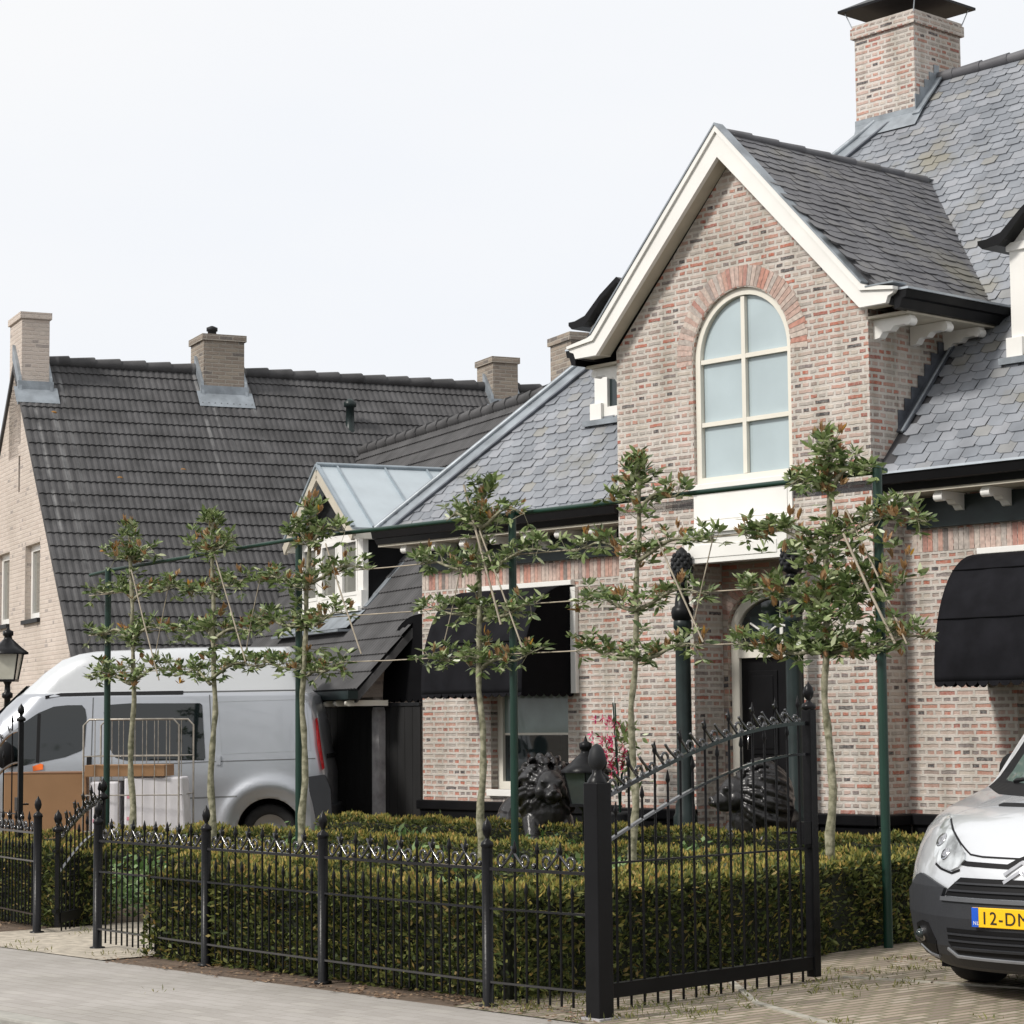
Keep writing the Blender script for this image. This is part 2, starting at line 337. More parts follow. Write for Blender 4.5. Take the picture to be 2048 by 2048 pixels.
def glass_dark(name, c=(.02, .03, .032), rough=.03):
    m, n, l, b = newmat(name); b.inputs['Base Color'].default_value = (*c, 1); b.inputs['Roughness'].default_value = rough; b.inputs['IOR'].default_value = 1.52
    b.inputs['Coat Weight'].default_value = .4
    return m
m_glass = glass_dark('window glass'); m_glasst = glass_dark('tinted van glass', (.006, .009, .010))
m_glassc = glass_dark('curtained glass', (.20, .20, .18), .08)
def plank_mat(name, c, wd=.12):
    m, n, l, b = newmat(name); t = N(n, 'ShaderNodeTexCoord'); mp = N(n, 'ShaderNodeMapping'); mp.inputs['Scale'].default_value = (1/wd, .8, 1); l.new(t.outputs['UV'], mp.inputs['Vector'])
    wv = N(n, 'ShaderNodeTexNoise', Scale=1.2, Detail=8); l.new(mp.outputs[0], wv.inputs['Vector'])
    r = ramp(n, [(.3, tuple(x*.6 for x in c)), (.7, tuple(x*1.5 for x in c))]); l.new(wv.outputs['Fac'], r.inputs['Fac']); l.new(r.outputs[0], b.inputs['Base Color']); b.inputs['Roughness'].default_value = .7
    return m
m_fence = plank_mat('black stained boards', (.007, .007, .0075))
# paving
m_side = brick_mat('grey sidewalk pavers', [(0, (.35, .33, .31)), (.35, (.37, .35, .33)), (.7, (.33, .31, .29)), (.92, (.385, .365, .34))], (.30, .28, .25), bw=.21, rh=.105, ms=.005, rough=.95, wash=.55, washc=(.37, .355, .33), uvrot=R(0), bumpd=.003)
m_cobble = brick_mat('brown clinker paving', [(0, (.30, .24, .195)), (.3, (.37, .30, .245)), (.6, (.23, .18, .15)), (.85, (.42, .355, .30))], (.17, .165, .095), bw=.2, rh=.07, ms=.013, rough=.9, wash=.4, washc=(.33, .29, .23), uvrot=R(90), bumpd=.008)
m_path = M('pale sandy paving', (.40, .355, .29), .95, var=.3, scale=12, bump=.5)
# leaves
m_hedge = island_mat('hedge foliage', [(0, (.028, .040, .012)), (.3, (.060, .085, .022)), (.6, (.115, .14, .038)), (.85, (.20, .215, .06)), (1, (.28, .20, .07))], rough=.6, trans=.2, spec=.3)
m_tip = island_mat('hedge shoots', [(0, (.15, .17, .04)), (.4, (.28, .27, .065)), (.75, (.42, .34, .09)), (1, (.50, .31, .11))], rough=.6, trans=.3, spec=.3)
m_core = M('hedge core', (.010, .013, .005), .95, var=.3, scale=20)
m_leaf = island_mat('glossy leaves', [(0, (.050, .082, .028)), (.25, (.11, .165, .055)), (.6, (.21, .28, .10)), (.85, (.34, .40, .19)), (1, (.50, .53, .34))], rough=.32, trans=.22, spec=.55)
m_shoot = island_mat('rusty young leaves', [(0, (.24, .14, .06)), (.45, (.36, .21, .10)), (.8, (.46, .32, .17)), (.93, (.40, .20, .10)), (1, (.65, .36, .04))], rough=.5, trans=.35, spec=.35)
m_cover = island_mat('ground cover leaves', [(0, (.07, .14, .04)), (.5, (.15, .26, .08)), (1, (.34, .44, .20))], rough=.5, trans=.25)
m_grass = island_mat('weeds', [(0, (.10, .12, .03)), (.6, (.17, .17, .05)), (1, (.26, .23, .09))], rough=.7, trans=.2)
m_dry = island_mat('dry leaf litter', [(0, (.13, .075, .045)), (.6, (.22, .14, .085)), (1, (.32, .23, .15))], rough=.8)
# ================================================================== GROUND
def sheet(name, pts, z, m, fr=H, th=.0, kind='structure'):
    b = MB(); b.add([(x, y, z) for x, y in pts], [tuple(range(len(pts)))])
    return b.build(name, m, fr=fr, kind=kind)
sheet('ground', [(-900, -900), (900, -900), (900, 900), (-900, 900)], -.125, m_soil)
sheet('road', [(-300, -19), (300, -19), (300, -10.33), (-300, -10.33)], -.10, m_asph)
b = MB(); b.box((-300, -10.35, -.3), (300, -10.20, .003)); b.build('kerb', m_conc2, fr=H, kind='structure', bevel=.015)
b = MB(); b.box((-300, -10.20, -.3), (300, -8.40, 0)); b.build('sidewalk', m_side, fr=H, kind='structure')
b = MB(); b.box((-300, -8.40, -.3), (300, 60, -.004)); b.build('garden_soil', m_soil, fr=H, kind='structure')
sheet('driveway', [(3.90, -8.40), (60, -8.40), (60, 14), (3.30, 14), (3.30, -3.0)], .004, m_cobble)
sheet('side_driveway', [(-60, -8.40), (-6.95, -8.40), (-6.95, -.2), (-7.2, 30), (-60, 30)], .004, m_cobble)
sheet('garden_path', [(-2.0, -8.40), (.36, -8.40), (.36, -7.3), (-.25, -6.62), (-2.0, -6.6)], .004, m_path)
# pale edging stones across the driveway mouth
def edging(pts, w=.055):
    b = MB(); pts = [Vector((x, y, .008)) for x, y in pts]
    for p, q in zip(pts, pts[1:]):
        L_ = (q-p).length; n = max(1, int(L_/.5)); d = (q-p)/n
        for i in range(n):
            a = p+d*i+d.normalized()*.01; c = p+d*(i+1)-d.normalized()*.01; b.bar(a, c, w*random.uniform(.6, 1), .012)
    return b
m_edge = M('worn edging stone', (.36, .34, .29), .95, var=.3, scale=9)
b = edging([(4.1, -6.45), (5.0, -7.2), (5.9, -7.62), (12, -8.05)]); b2 = edging([(4.5, -5.9), (6.2, -5.5)], .04)
b.build('edging_stones', m_edge, fr=H, kind='structure')
b2.build('edging_stones', m_edge, fr=H, kind='structure')

# ================================================================== MAIN HOUSE (house frame: u right along facade, v into the house)
HO = (-1.66, 0, 0)
house = thing('brick_house', 'brick house with slate roof, white gable front and arched window above the door', 'house', H, HO)
def B(): return MB(HO)
VR = .45; EZ = 3.76; PITCH = 1.128; UL = -7.05; UR = 3.75; UM = -1.65
# wing front walls with window openings
winL = (-5.86, -4.60, .80, 3.0); winR = (1.22, 2.48, .80, 3.0)
def rect(a): return [(a[0], a[2]), (a[1], a[2]), (a[1], a[3]), (a[0], a[3])]
B().prism([(UL, 0), (-3.3, 0), (-3.3, 3.6), (UL, 3.6)], 'y', VR, VR+.24, [rect(winL)]).build('wall', m_brick, house)
B().prism([(0, 0), (UR, 0), (UR, 3.6), (0, 3.6)], 'y', VR, VR+.24, [rect(winR)]).build('wall', m_brick, house)
B().box((UL+.001, VR+.24, 0), (UL+.24, 8.6, 3.6)).build('wall', m_brick, house)
B().box((UR-.24, VR+.24, 0), (UR-.001, 8.6, 3.6)).build('wall', m_brick, house)
B().box((UL, 8.6, 0), (UR, 8.84, 3.6)).build('wall', m_brick, house)
# gable front wall: arched window opening + door recess
gz = lambda u: 7.06-abs(u+1.67)*1.03
arc = [(-1.60+.645*math.cos(t), 5.12+.645*math.sin(t)) for t in np.linspace(0, math.pi, 25)]
archhole = [(-2.245, 3.84), (-.955, 3.84)]+arc
rec = [(-2.29, .02), (-.87, .02), (-.87, 3.10), (-2.29, 3.10)]
B().prism([(-3.33, 0), (0, 0), (0, gz(0)), (-1.67, 7.06), (-3.33, gz(-3.33))], 'y', 0, .42, [archhole, rec]).build('gable_wall', m_brick, house)
B().box((-.26, .42, 0), (-.002, VR+.1, 3.70)).build('gable_wall', m_brick, house)
for xa in (-.26, -3.328): B().prism([(.42, 3.7), (1.45, 5.4), (.42, 5.4)], 'x', xa, xa+.25).build('gable_side_wall', m_brick, house)
B().box((-3.328, .42, 0), (-3.08, VR+.1, 3.70)).build('gable_wall', m_brick, house)
# back of the porch recess with arched door opening
darc = [(-1.57+.66*math.cos(t), 2.45+.40*math.sin(t)) for t in np.linspace(0, math.pi, 21)]
B().prism([(-2.6, 0), (-.6, 0), (-.6, 3.3), (-2.6, 3.3)], 'y', .425, .62, [[(-2.23, .15), (-.91, .15)]+darc]).build('porch_wall', brick_mat('shaded porch brick', BR, (.42, .36, .30), wash=.15), house)  # mortar darkened: shade of the recess put into the brick colour
# plinth
def plinth(u0, u1, v, side=None):
    b = B(); b.box((u0, v-.05, 0), (u1, v, .56)); b.box((u0-.03 if side != 'r' else u0, v-.085, .56), (u1+.03 if side != 'l' else u1, v+.002, .665)); return b
for a in ((UL, -3.36, VR, 'n'), (.055, UR, VR, 'n'), (-3.33, -2.30, 0, 'n'), (-.86, 0.0, 0, 'n')):
    plinth(*a).build('plinth', m_black, house, bevel=.012)
b = B(); b.box((0, -.05, 0), (.05, VR-.052, .56)); b.box((0, -.06, .56), (.085, VR-.087, .664)); b.build('plinth', m_black, house, bevel=.012)
b = B(); b.box((-2.5, -1.0, 0), (-.66, 0, .16)); b.box((-2.28, -.01, 0), (-.88, .62, .30)); b.build('door_step', m_blackm, house, bevel=.01)

# voussoir rings and soldier courses
def ring(cx, cz, r0, r1, t0, t1, n, v, sz=1):
    b = B()
    for i in range(n):
        a = t0+(t1-t0)*(i+.06)/n; c = t0+(t1-t0)*(i+.94)/n; j = random.uniform(-.012, .012)
        q = [(cx+r*math.cos(t), cz+r*sz*math.sin(t)) for r, t in ((r0, a), (r1+j, a), (r1+j, c), (r0, c))]
        b.prism(q, 'y', v-.004, v+.02)
    return b
ring(-1.60, 5.12, .655, .86, R(-4), R(184), 46, 0).build('window_arch', m_brick_s, house)
ring(-1.57, 2.45, .67, .86, R(18), R(162), 26, .425, .62).build('door_arch', m_brick_s, house)
def soldiers(u0, u1, z0, z1, v):
    b = B(); n = int((u1-u0)/.058); d = (u1-u0)/n
    for i in range(n): b.box((u0+d*i+.004, v-.004, z0+.004), (u0+d*(i+1)-.004, v+.02, z1-.004+random.uniform(-.006, .004)))
    return b
soldiers(UL+.01, -3.36, 3.06, 3.27, VR).build('brick_lintel', m_brick_s, house)
soldiers(.10, UR, 3.06, 3.27, VR).build('brick_lintel', m_brick_s, house)

# dark green frieze, soffit, brackets, gutter on each wing
def eave(u0, u1, endl, endr, name_g='gutter'):
    f = B(); f.box((u0+.02, VR-.03, 3.34), (u1, VR+.001, 3.56)); f.box((u0+.02, VR-.06, 3.28), (u1, VR, 3.34)); f.build('frieze', m_grdark, house)
    s = B(); s.box((endl, .04, 3.575), (endr, VR+.3, 3.60)); s.build('soffit', m_soffit, house)
    g = B(); pr = [(.10, 3.60), (.02, 3.60), (-.02, 3.66), (-.05, 3.67), (-.07, 3.755), (.10, 3.755)]
    g.prism(pr, 'x', endl, endr); g.build('gutter', m_black, house)
    l = B(); l.box((endl-.002, -.085, 3.757), (endr+.002, .06, 3.778)); l.build('gutter_lip', m_silvlip, house)
    k = u0+.10
    while k < u1-.05:
        q = B(); q.prism([(.13, 3.50), (.10, 3.53), (.105, 3.573), (VR, 3.573), (VR, 3.41), (.40, 3.42), (.36, 3.46), (.30, 3.47), (.27, 3.50)], 'x', k-.045, k+.045)
        q.tube([(k-.048, .125, 3.525), (k+.048, .125, 3.525)], .043, 12)
        q.build('bracket', m_white, house); k += .52
eave(UL, -3.33, UL-.30, -3.332); eave(0.06, UR, .10, UR+.30)
# ---- roof
ridge_z = EZ+PITCH*4.58; rl = -7.35+4.58; rrr = 4.05-4.58+.0
E = [(-7.35, 0, EZ), (4.05, 0, EZ), (4.05, 9.16, EZ), (-7.35, 9.16, EZ), (rl, 4.58, ridge_z), (rrr, 4.58, ridge_z)]
roof = B().add([(x, y, z-.03) for x, y, z in E]+[(x, y, z-.13) for x, y, z in E[:4]], [(0, 1, 5, 4), (1, 2, 5), (2, 3, 4, 5), (3, 0, 4), (9, 8, 7, 6), (0, 6, 7, 1), (1, 7, 8, 2), (2, 8, 9, 3), (3, 9, 6, 0)]).build('roof', m_deck, house)
def inpoly(x, y, P):
    c = False; j = len(P)-1
    for i in range(len(P)):
        if (P[i][1] > y) != (P[j][1] > y) and x < (P[j][0]-P[i][0])*(y-P[i][1])/(P[j][1]-P[i][1])+P[i][0]: c = not c
        j = i
    return c
def slates(origin, t, up, poly, sw, ex, org, holes=(), jitter=.006, tilt=.006, cut=.30):
    """rows of individual slates over polygon poly given in (t, up) metres from origin"""
    o = Vector(origin); t = Vector(t).normalized(); up = Vector(up).normalized(); n = t.cross(up); b = MB(org)
    xs = [p[0] for p in poly]; ys = [p[1] for p in poly]
    r = 0; y = min(ys)
    while y < max(ys):
        x = min(xs)-sw+(r % 2)*sw/2
        while x < max(xs)+sw:
            cx = x+sw/2; cy = y+ex*.6
            if inpoly(cx, cy, poly) and not any(inpoly(cx, cy, h) for h in holes):
                j = random.uniform(-jitter, jitter); j2 = random.uniform(-.004, .006); g = .003; L_ = ex*1.3
                q = [(x+g+sw*cut, y+j), (x+sw-g, y+j+random.uniform(-.01, .01)), (x+sw-g, y+L_), (x+g, y+L_), (x+g, y+j+ex*cut*.8)]
                hgt = [tilt+j2+.006, tilt+j2+.006, .001, .001, tilt+j2+.003]
                P = [o+t*a+up*c+n*h for (a, c), h in zip(q, hgt)]; P2 = [o+t*a+up*c+n*-.004 for (a, c) in q]
                b.add(P+[P2[0], P2[1], P2[4]], [(0, 1, 2, 3, 4), (0, 5, 6, 1), (4, 7, 5, 0)])
            x += sw
        y += ex; r += 1
    return b
SL = math.hypot(1, PITCH); upv = (0, 1/SL, PITCH/SL)
s_tot = 4.58*SL
s1 = slates((0, 0, EZ-.02), (1, 0, 0), upv, [(-7.33, 0), (-3.4, 0), (-1.4, 2.9*SL), (.12, 1.55*SL), (.12, 0), (4.0, 0), (rrr, s_tot), (rl, s_tot)], .19, .135, HO)
s1.build('slates', m_slate, roof, fixn=False)
# left hip face slates (seen edge on)
s2 = slates((-7.35, 0, EZ-.02), (0, -1, 0), (1/SL, 0, PITCH/SL), [(0, 0), (-9.16, 0), (-4.58, s_tot)], .19, .135, HO)
s2.build('slates', m_slate, roof, fixn=False)
slates((4.05, 0, EZ-.02), (0, 1, 0), (-1/SL, 0, PITCH/SL), [(0, 0), (9.16, 0), (4.58, s_tot)], .19, .135, HO).build('slates', m_slate, roof, fixn=False)
b = B(); b.tube([(4.05, 0, EZ+.02), (rrr, 4.58, ridge_z)], .05, 8); b.build('hip_flashing', m_lead, roof)
# hip lead, ridge
hipd = Vector((4.58, 4.58, ridge_z-EZ))
b = B(); hp = [(-7.36, 0, EZ+.016), (-7.06, 0, EZ+.016), tuple(Vector((-7.06, 0, EZ+.016))+hipd*.985), tuple(Vector((-7.36, 0, EZ+.016))+hipd)]; b.add(hp+[(x, y, z-.03) for x, y, z in hp], [(0, 1, 2, 3), (0, 4, 5, 1), (1, 5, 6, 2)]); b.tube([(-7.35, 0, EZ+.03), Vector((-7.35, 0, EZ+.03))+hipd], .035, 8)
b.build('hip_flashing', m_lead, roof)
b = B(); b.bar((-7.05, .0, EZ+.02), Vector((-7.05, .0, EZ+.02))+hipd*.94, .035, .03, up=(0, -.75, .66)); b.build('hip_batten', m_leadd, roof)
b = B()
x = rl
while x < rrr: b.tube([(x, 4.58, ridge_z+.005), (x+.40, 4.58, ridge_z+.012)], [.065, .075], 8); x += .38
b.build('ridge_tiles', m_slate2, roof)
# ---- gable roof
GC = -1.67; GZ = 7.31; GE = .42
def groof(sgn):
    GH = GE-GC; o = Vector((GC, 0, GZ)); e = Vector((GH*sgn, 0, -GH*.94))
    L_ = e.length; dn = e.normalized(); up = -dn
    zl = GZ-GH*.94; ve = (zl-EZ)/PITCH+.12; vt = (GZ-EZ)/PITCH+.1
    t = Vector((0, 1, 0)) if sgn > 0 else Vector((0, -1, 0))
    base = o+e
    if sgn > 0: poly = [(-.14, 0), (ve, 0), (vt, L_), (-.14, L_)]
    else: poly = [(.14, 0), (-ve, 0), (-vt, L_), (.14, L_)]
    dk = B(); n = t.cross(up)
    c = [base+t*poly[0][0], base+t*poly[1][0], base+t*poly[2][0]+up*L_, base+t*poly[3][0]+up*L_]
    dk.add([p-n*.005 for p in c]+[p-n*.075 for p in c], [(0, 1, 2, 3), (7, 6, 5, 4), (0, 4, 5, 1), (1, 5, 6, 2), (2, 6, 7, 3), (3, 7, 4, 0)])
    d = dk.build('gable_roof', m_deck, house)
    slates(base, t, up, poly, .19, .125, HO).build('slates', m_slate2 if sgn > 0 else m_slate, d, fixn=False)  # right slope takes the darkened copy, its shade put into the colour
    return d
gr = groof(1); groof(-1)
b = B(); x = -.15
while x < 3.0: b.tube([(GC, x, GZ+.005), (GC, x+.42, GZ+.012)], [.04, .05], 8); x += .40
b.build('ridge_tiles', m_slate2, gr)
# barge board (white) with returned feet
BC = -1.67; AZ = 7.365; BKX = 1.79; BKZ = AZ-1.85; wz = .315
oa = (BC, AZ); orr = (BC+BKX, BKZ); oll = (BC-BKX, BKZ)
foot = lambda s, kx, kz: [(kx, kz), (kx+s*.06, kz-.025), (kx+s*.37, kz-.075), (kx+s*.37, kz-.105), (kx+s*.345, kz-.135), (kx+s*.29, kz-.155), (kx+s*.265, kz-.215), (kx-s*.045, kz-.215)]
fr_ = foot(1, *orr); fl_ = foot(-1, *oll)
poly = [oa]+fr_+[(oa[0], oa[1]-wz)]+fl_[::-1]
b = B(); b.prism(poly, 'y', -.215, -.165)
b.prism([oa]+fr_[:4]+[(orr[0]-.02, orr[1]-.06), (oa[0], oa[1]-.065), (oll[0]+.02, oll[1]-.06)]+fl_[:4][::-1], 'y', -.24, -.213)
b.build('bargeboard', m_white, house)
b = B(); b.prism([(oa[0], oa[1]+.025), (orr[0]+.012, orr[1]+.02), (orr[0]+.005, orr[1]+.002), (oa[0], oa[1]+.002), (oll[0]-.005, oll[1]+.002), (oll[0]-.012, oll[1]+.02)], 'y', -.25, -.12); b.build('barge_capping', m_lead, house)
b = B(); b.box((orr[0]+.05, -.245, orr[1]-.045), (orr[0]+.38, -.05, orr[1]-.03)); b.build('barge_capping', m_lead, house)
for sg in (1, -1):
    b = B(); kx = BC+sg*(BKX-.045); p0 = (BC, AZ-wz+.015); p1 = (kx, BKZ-.20)
    b.add([(p0[0], -.165, p0[1]), (p1[0], -.165, p1[1]), (p1[0], .0, p1[1]), (p0[0], .0, p0[1]), (p0[0], -.165, p0[1]+.04), (p1[0], -.165, p1[1]+.04), (p1[0], .0, p1[1]+.04), (p0[0], .0, p0[1]+.04)], [(0, 1, 2, 3), (4, 7, 6, 5), (0, 4, 5, 1), (3, 2, 6, 7)])
    b.box((p1[0], -.165, BKZ-.21), (p1[0]+sg*.26, .0, BKZ-.17)); b.build('soffit', m_soffit, house)
# side gutters of the gable, with soffit and brackets
for sg in (1, -1):
    X = lambda a: BC+sg*(a-BC)
    b = B(); b.prism([(X(.44), 5.24), (X(.50), 5.25), (X(.53), 5.33), (X(.57), 5.34), (X(.585), 5.41), (X(.44), 5.41)], 'y', -.16, 1.60); b.build('gutter', m_black, house)
    b = B(); b.box((X(.40), -.158, 5.412), (X(.60), 1.58, 5.432)); b.build('gutter_lip', m_silvlip, house)
    b = B(); b.box((X(-.02), .0, 5.225), (X(.46), 1.5, 5.25)); b.build('soffit', m_soffit, house)
    for k in (.12, .66, 1.16):
        b = B(); b.prism([(X(.40), 5.14), (X(.43), 5.18), (X(.42), 5.222), (X(0), 5.222), (X(0), 5.04), (X(.07), 5.05), (X(.11), 5.10), (X(.2), 5.10), (X(.24), 5.14)], 'y', k-.045, k+.045)
        b.tube([(X(.40), k-.048, 5.17), (X(.40), k+.048, 5.17)], .043, 12); b.build('bracket', m_white, house)
# stepped lead flashing up the gable side
b = B(); st = []; vv = .38; n = 9; dv = .105
poly = [(.40, EZ+PITCH*.40-.02)]
for i in range(n):
    v0 = .40+i*dv; z = EZ+PITCH*v0+.20
    poly += [(v0+.002, z), (v0+dv, z-.0)]
poly += [(.40+n*dv, EZ+PITCH*(.40+n*dv)-.02)]
b.prism(poly, 'x', -.001, .012); b.bar((.045, .38, EZ+PITCH*.38+.012), (.045, 1.52, EZ+PITCH*1.52+.012), .11, .02, up=(0, -.7, .7)); b.build('step_flashing', m_leadd, house)
b = B(); b.tube([(.075, .36, EZ+PITCH*.36+.03), (.075, 1.5, EZ+PITCH*1.5+.03)], .014, 6); b.build('step_flashing', m_lead, house)

# ---- chimney
ch = B().box((-3.47, 4.13, 7.4), (-2.60, 5.0, 9.50)).box((-3.505, 4.095, 9.50), (-2.565, 5.035, 9.62)).box((-3.49, 4.11, 9.62), (-2.58, 5.02, 9.66)).build('chimney', m_brick, house)
b = B(); c = (-3.035, 4.565); hw = .57
b.add([(c[0]-hw, c[1]-hw, 9.82), (c[0]+hw, c[1]-hw, 9.82), (c[0]+hw, c[1]+hw, 9.82), (c[0]-hw, c[1]+hw, 9.82), (c[0]-hw, c[1]-hw, 9.85), (c[0]+hw, c[1]-hw, 9.85), (c[0]+hw, c[1]+hw, 9.85), (c[0]-hw, c[1]+hw, 9.85), (c[0], c[1], 10.15)],
      [(3, 2, 1, 0), (0, 1, 5, 4), (1, 2, 6, 5), (2, 3, 7, 6), (3, 0, 4, 7), (4, 5, 8), (5, 6, 8), (6, 7, 8), (7, 4, 8)])
b.build('chimney_cap', m_black, ch)
for sx, sy in ((-1, -1), (1, -1), (1, 1), (-1, 1)):
    B().tube([(c[0]+sx*.44, c[1]+sy*.44, 9.60), (c[0]+sx*.52, c[1]+sy*.50, 9.83)], .007, 6).build('cap_rod', m_silvlip, ch)
b = B(); zb = EZ+PITCH*4.13
b.add([(-3.40, 3.98, zb-.15), (-2.50, 3.98, zb-.15), (-2.50, 4.12, zb+.04), (-3.47, 4.12, zb+.04), (-3.47, 4.122, zb+.16), (-2.60, 4.122, zb+.16), (-3.47, 4.122, zb-.1), (-2.60, 4.122, zb-.1)], [(0, 1, 2, 3)])
b.box((-3.48, 4.116, zb-.2), (-2.59, 4.135, zb+.10)); b.build('chimney_flashing', m_lead, ch)
b = B(); poly = [(4.12, zb-.1)]
for i in range(5): v0 = 4.12+i*.09; z = zb+PITCH*(v0-4.13)+.26; poly += [(v0, z), (v0+.09, z)]
poly += [(4.58, zb+.2)]; b.prism(poly, 'x', -2.602, -2.588); b.bar((-2.56, 4.08, zb), (-2.56, 4.58, zb+.56), .10, .02, up=(0, -.7, .7)); b.build('chimney_flashing', m_lead, ch)

# ---- arched window
hin = 0
def arch_loop(r, z0, uc=-1.60, zs=5.12, n=24, dr=0): return [(uc-r, z0), (uc+r, z0)]+[(uc+r*math.cos(t), zs+r*math.sin(t)) for t in np.linspace(0, math.pi, n)]
wn = B(); wn.prism(arch_loop(.643, 3.86), 'y', .035, .17, [arch_loop(.575, 3.93)]); 
wn = wn.build('window', m_cream, house)
b = B(); b.prism(arch_loop(.57, 3.935), 'y', .085, .10); b.build('pane', m_frost, wn)
b = B(); b.box((-1.625, .040, 3.935), (-1.575, .083, 5.68)); 
for z in (4.46, 5.09): b.box((-2.17, .042, z-.022), (-1.03, .082, z+.022))
b.build('glazing_bars', m_cream, wn)
# white portal panel between window and door
P_ = B(); P_.box((-2.245, -.02, 3.40), (-.955, .10, 3.855)); P_.box((-2.19, -.028, 3.50), (-1.01, -.02, 3.80)); P_ = P_.build('portal_panel', m_white, house, bevel=.006)
b = B(); b.box((-2.28, -.06, 3.80), (-.92, .02, 3.86)); b.box((-2.245, -.045, 3.765), (-.955, 0, 3.80)); b.build('window_sill', m_white, P_, bevel=.005)
b = B(); b.box((-2.27, -.14, 3.07), (-.93, .0, 3.33)); b.box((-2.15, -.148, 3.12), (-1.05, -.14, 3.25)); b.box((-2.28, -.17, 3.33), (-.92, .0, 3.36)); b.box((-2.30, -.20, 3.36), (-.90, .0, 3.395)); b.build('portal_head', m_white, P_, bevel=.006)
# ---- door
def dloop(r, h, z0): return [(-1.57-r, z0), (-1.57+r, z0)]+[(-1.57+r*math.cos(t), 2.45+h*math.sin(t)) for t in np.linspace(0, math.pi, 20)]
dr = B().prism(dloop(.655, .39, .30), 'y', .47, .54, [dloop(.55, .30, .30)]).build('door_frame', m_cream, house)
B().box((-2.12, .455, 2.15), (-1.02, .52, 2.23)).build('transom', m_cream, dr)
b = B(); b.prism([(x, z) for x, z in dloop(.53, .28, 2.235)], 'y', .50, .51); b.build('pane', m_glass, dr)
b = B(); b.box((-1.59, .485, 2.235), (-1.55, .50, 2.73)); b.tube([(-1.57+.22*math.cos(t), .49, 2.24+.22*math.sin(t)) for t in np.linspace(0, math.pi, 14)], .012, 6)
for t in (R(35), R(145)): b.tube([(-1.57+.22*math.cos(t), .49, 2.24+.22*math.sin(t)), (-1.57+.5*math.cos(t), .49, 2.24+.44*math.sin(t))], .012, 6)
b.build('fanlight_bars', m_white, dr)
d = B(); d.box((-2.12, .50, .31), (-1.02, .545, 2.15))
for u0 in (-2.02, -1.50):
    for z0, z1 in ((.45, 1.05), (1.20, 2.02)):
        d.box((u0, .488, z0), (u0+.38, .50, z1)); d.box((u0+.05, .480, z0+.05), (u0+.33, .489, z1-.05))
d = d.build('door', m_black, house, bevel=.004)
B().tube([(-1.99, .495, 1.25), (-1.99, .44, 1.25), (-1.99, .44, 1.38), (-1.99, .495, 1.38)], .010, 8).build('door_handle', m_chrome, d)
# ---- cast columns beside the door
col = None
for u in (-2.23, -.80):
    b = B(); c = (u, -.22, 0)
    b.lathe(c, [(.14, 0), (.14, .30), (.125, .34), (.115, .42), (.12, .60), (.10, .64), (.095, .72), (.078, .76), (.075, 2.05), (.072, 2.42), (.09, 2.44), (.09, 2.50), (.075, 2.52)], 24)
    cc = b.build('column', m_grdark, house)
    B().lathe(c, [(.07, 2.50), (.105, 2.54), (.112, 2.60), (.10, 2.64), (.075, 2.66), (.07, 2.72), (.055, 2.78), (.05, 2.84), (.085, 2.86), (.05, 2.90)], 20).build('capital', m_black, cc)
    b = B(); pr = [(0.03, 2.89), (.085, 2.925), (.105, 2.98), (.10, 3.06), (.08, 3.14), (.05, 3.20), (.012, 3.235), (0, 3.24)]
    b.lathe(c, pr, 16)
    for k in range(6):
        for j in range(8):
            z = 2.94+.04*k; r_ = np.interp(z, [p[1] for p in pr], [p[0] for p in pr]); a = 2*math.pi*(j+.5*(k % 2))/8
            b.ell((u+r_*.92*math.cos(a), -.22+r_*.92*math.sin(a), z+.01), (.026, .026, .03), 6, 4)
    b.build('finial', m_blackm, cc)
# ---- wing windows
m_reflection = M('green grey blind', (.20, .27, .25), .25, var=.25, scale=2.2, coat=.6)
def wing_window(wn_):
    u0, u1, z0, z1 = wn_
    f = B(); f.prism([(u0+.002, z0), (u1-.002, z0), (u1-.002, z1), (u0+.002, z1)], 'y', VR+.10, VR+.17, [[(u0+.085, z0+.085), (u1-.085, z0+.085), (u1-.085, z1-.085), (u0+.085, z1-.085)]])
    f = f.build('window', m_cream, house)
    B().box((u0+.08, VR+.14, z0+.08), (u1-.08, VR+.15, z1-.08)).build('pane', m_glass, f)
    B().box((u0-.03, VR-.05, z0-.075), (u1+.03, VR+.10, z0)).build('window_sill', m_white, f, bevel=.006)
    b = B(); um = (u0+u1)/2
    b.box((u0+.085, VR+.115, 2.10), (u1-.085, VR+.14, 2.15)); b.build('glazing_bars', m_cream, f)
    B().box((u0+.085, VR+.132, 1.42), (u1-.085, VR+.139, 2.10)).build('reflection', m_reflection, f)  # added pale panel, stands in for the reflection in the glass
    B().box((u0+.085, VR+.130, 1.395), (u1-.085, VR+.141, 1.42)).build('reflection_edge', m_cream, f)  # added strip closing the lower edge of the painted reflection
wing_window(winL); wing_window(winR)
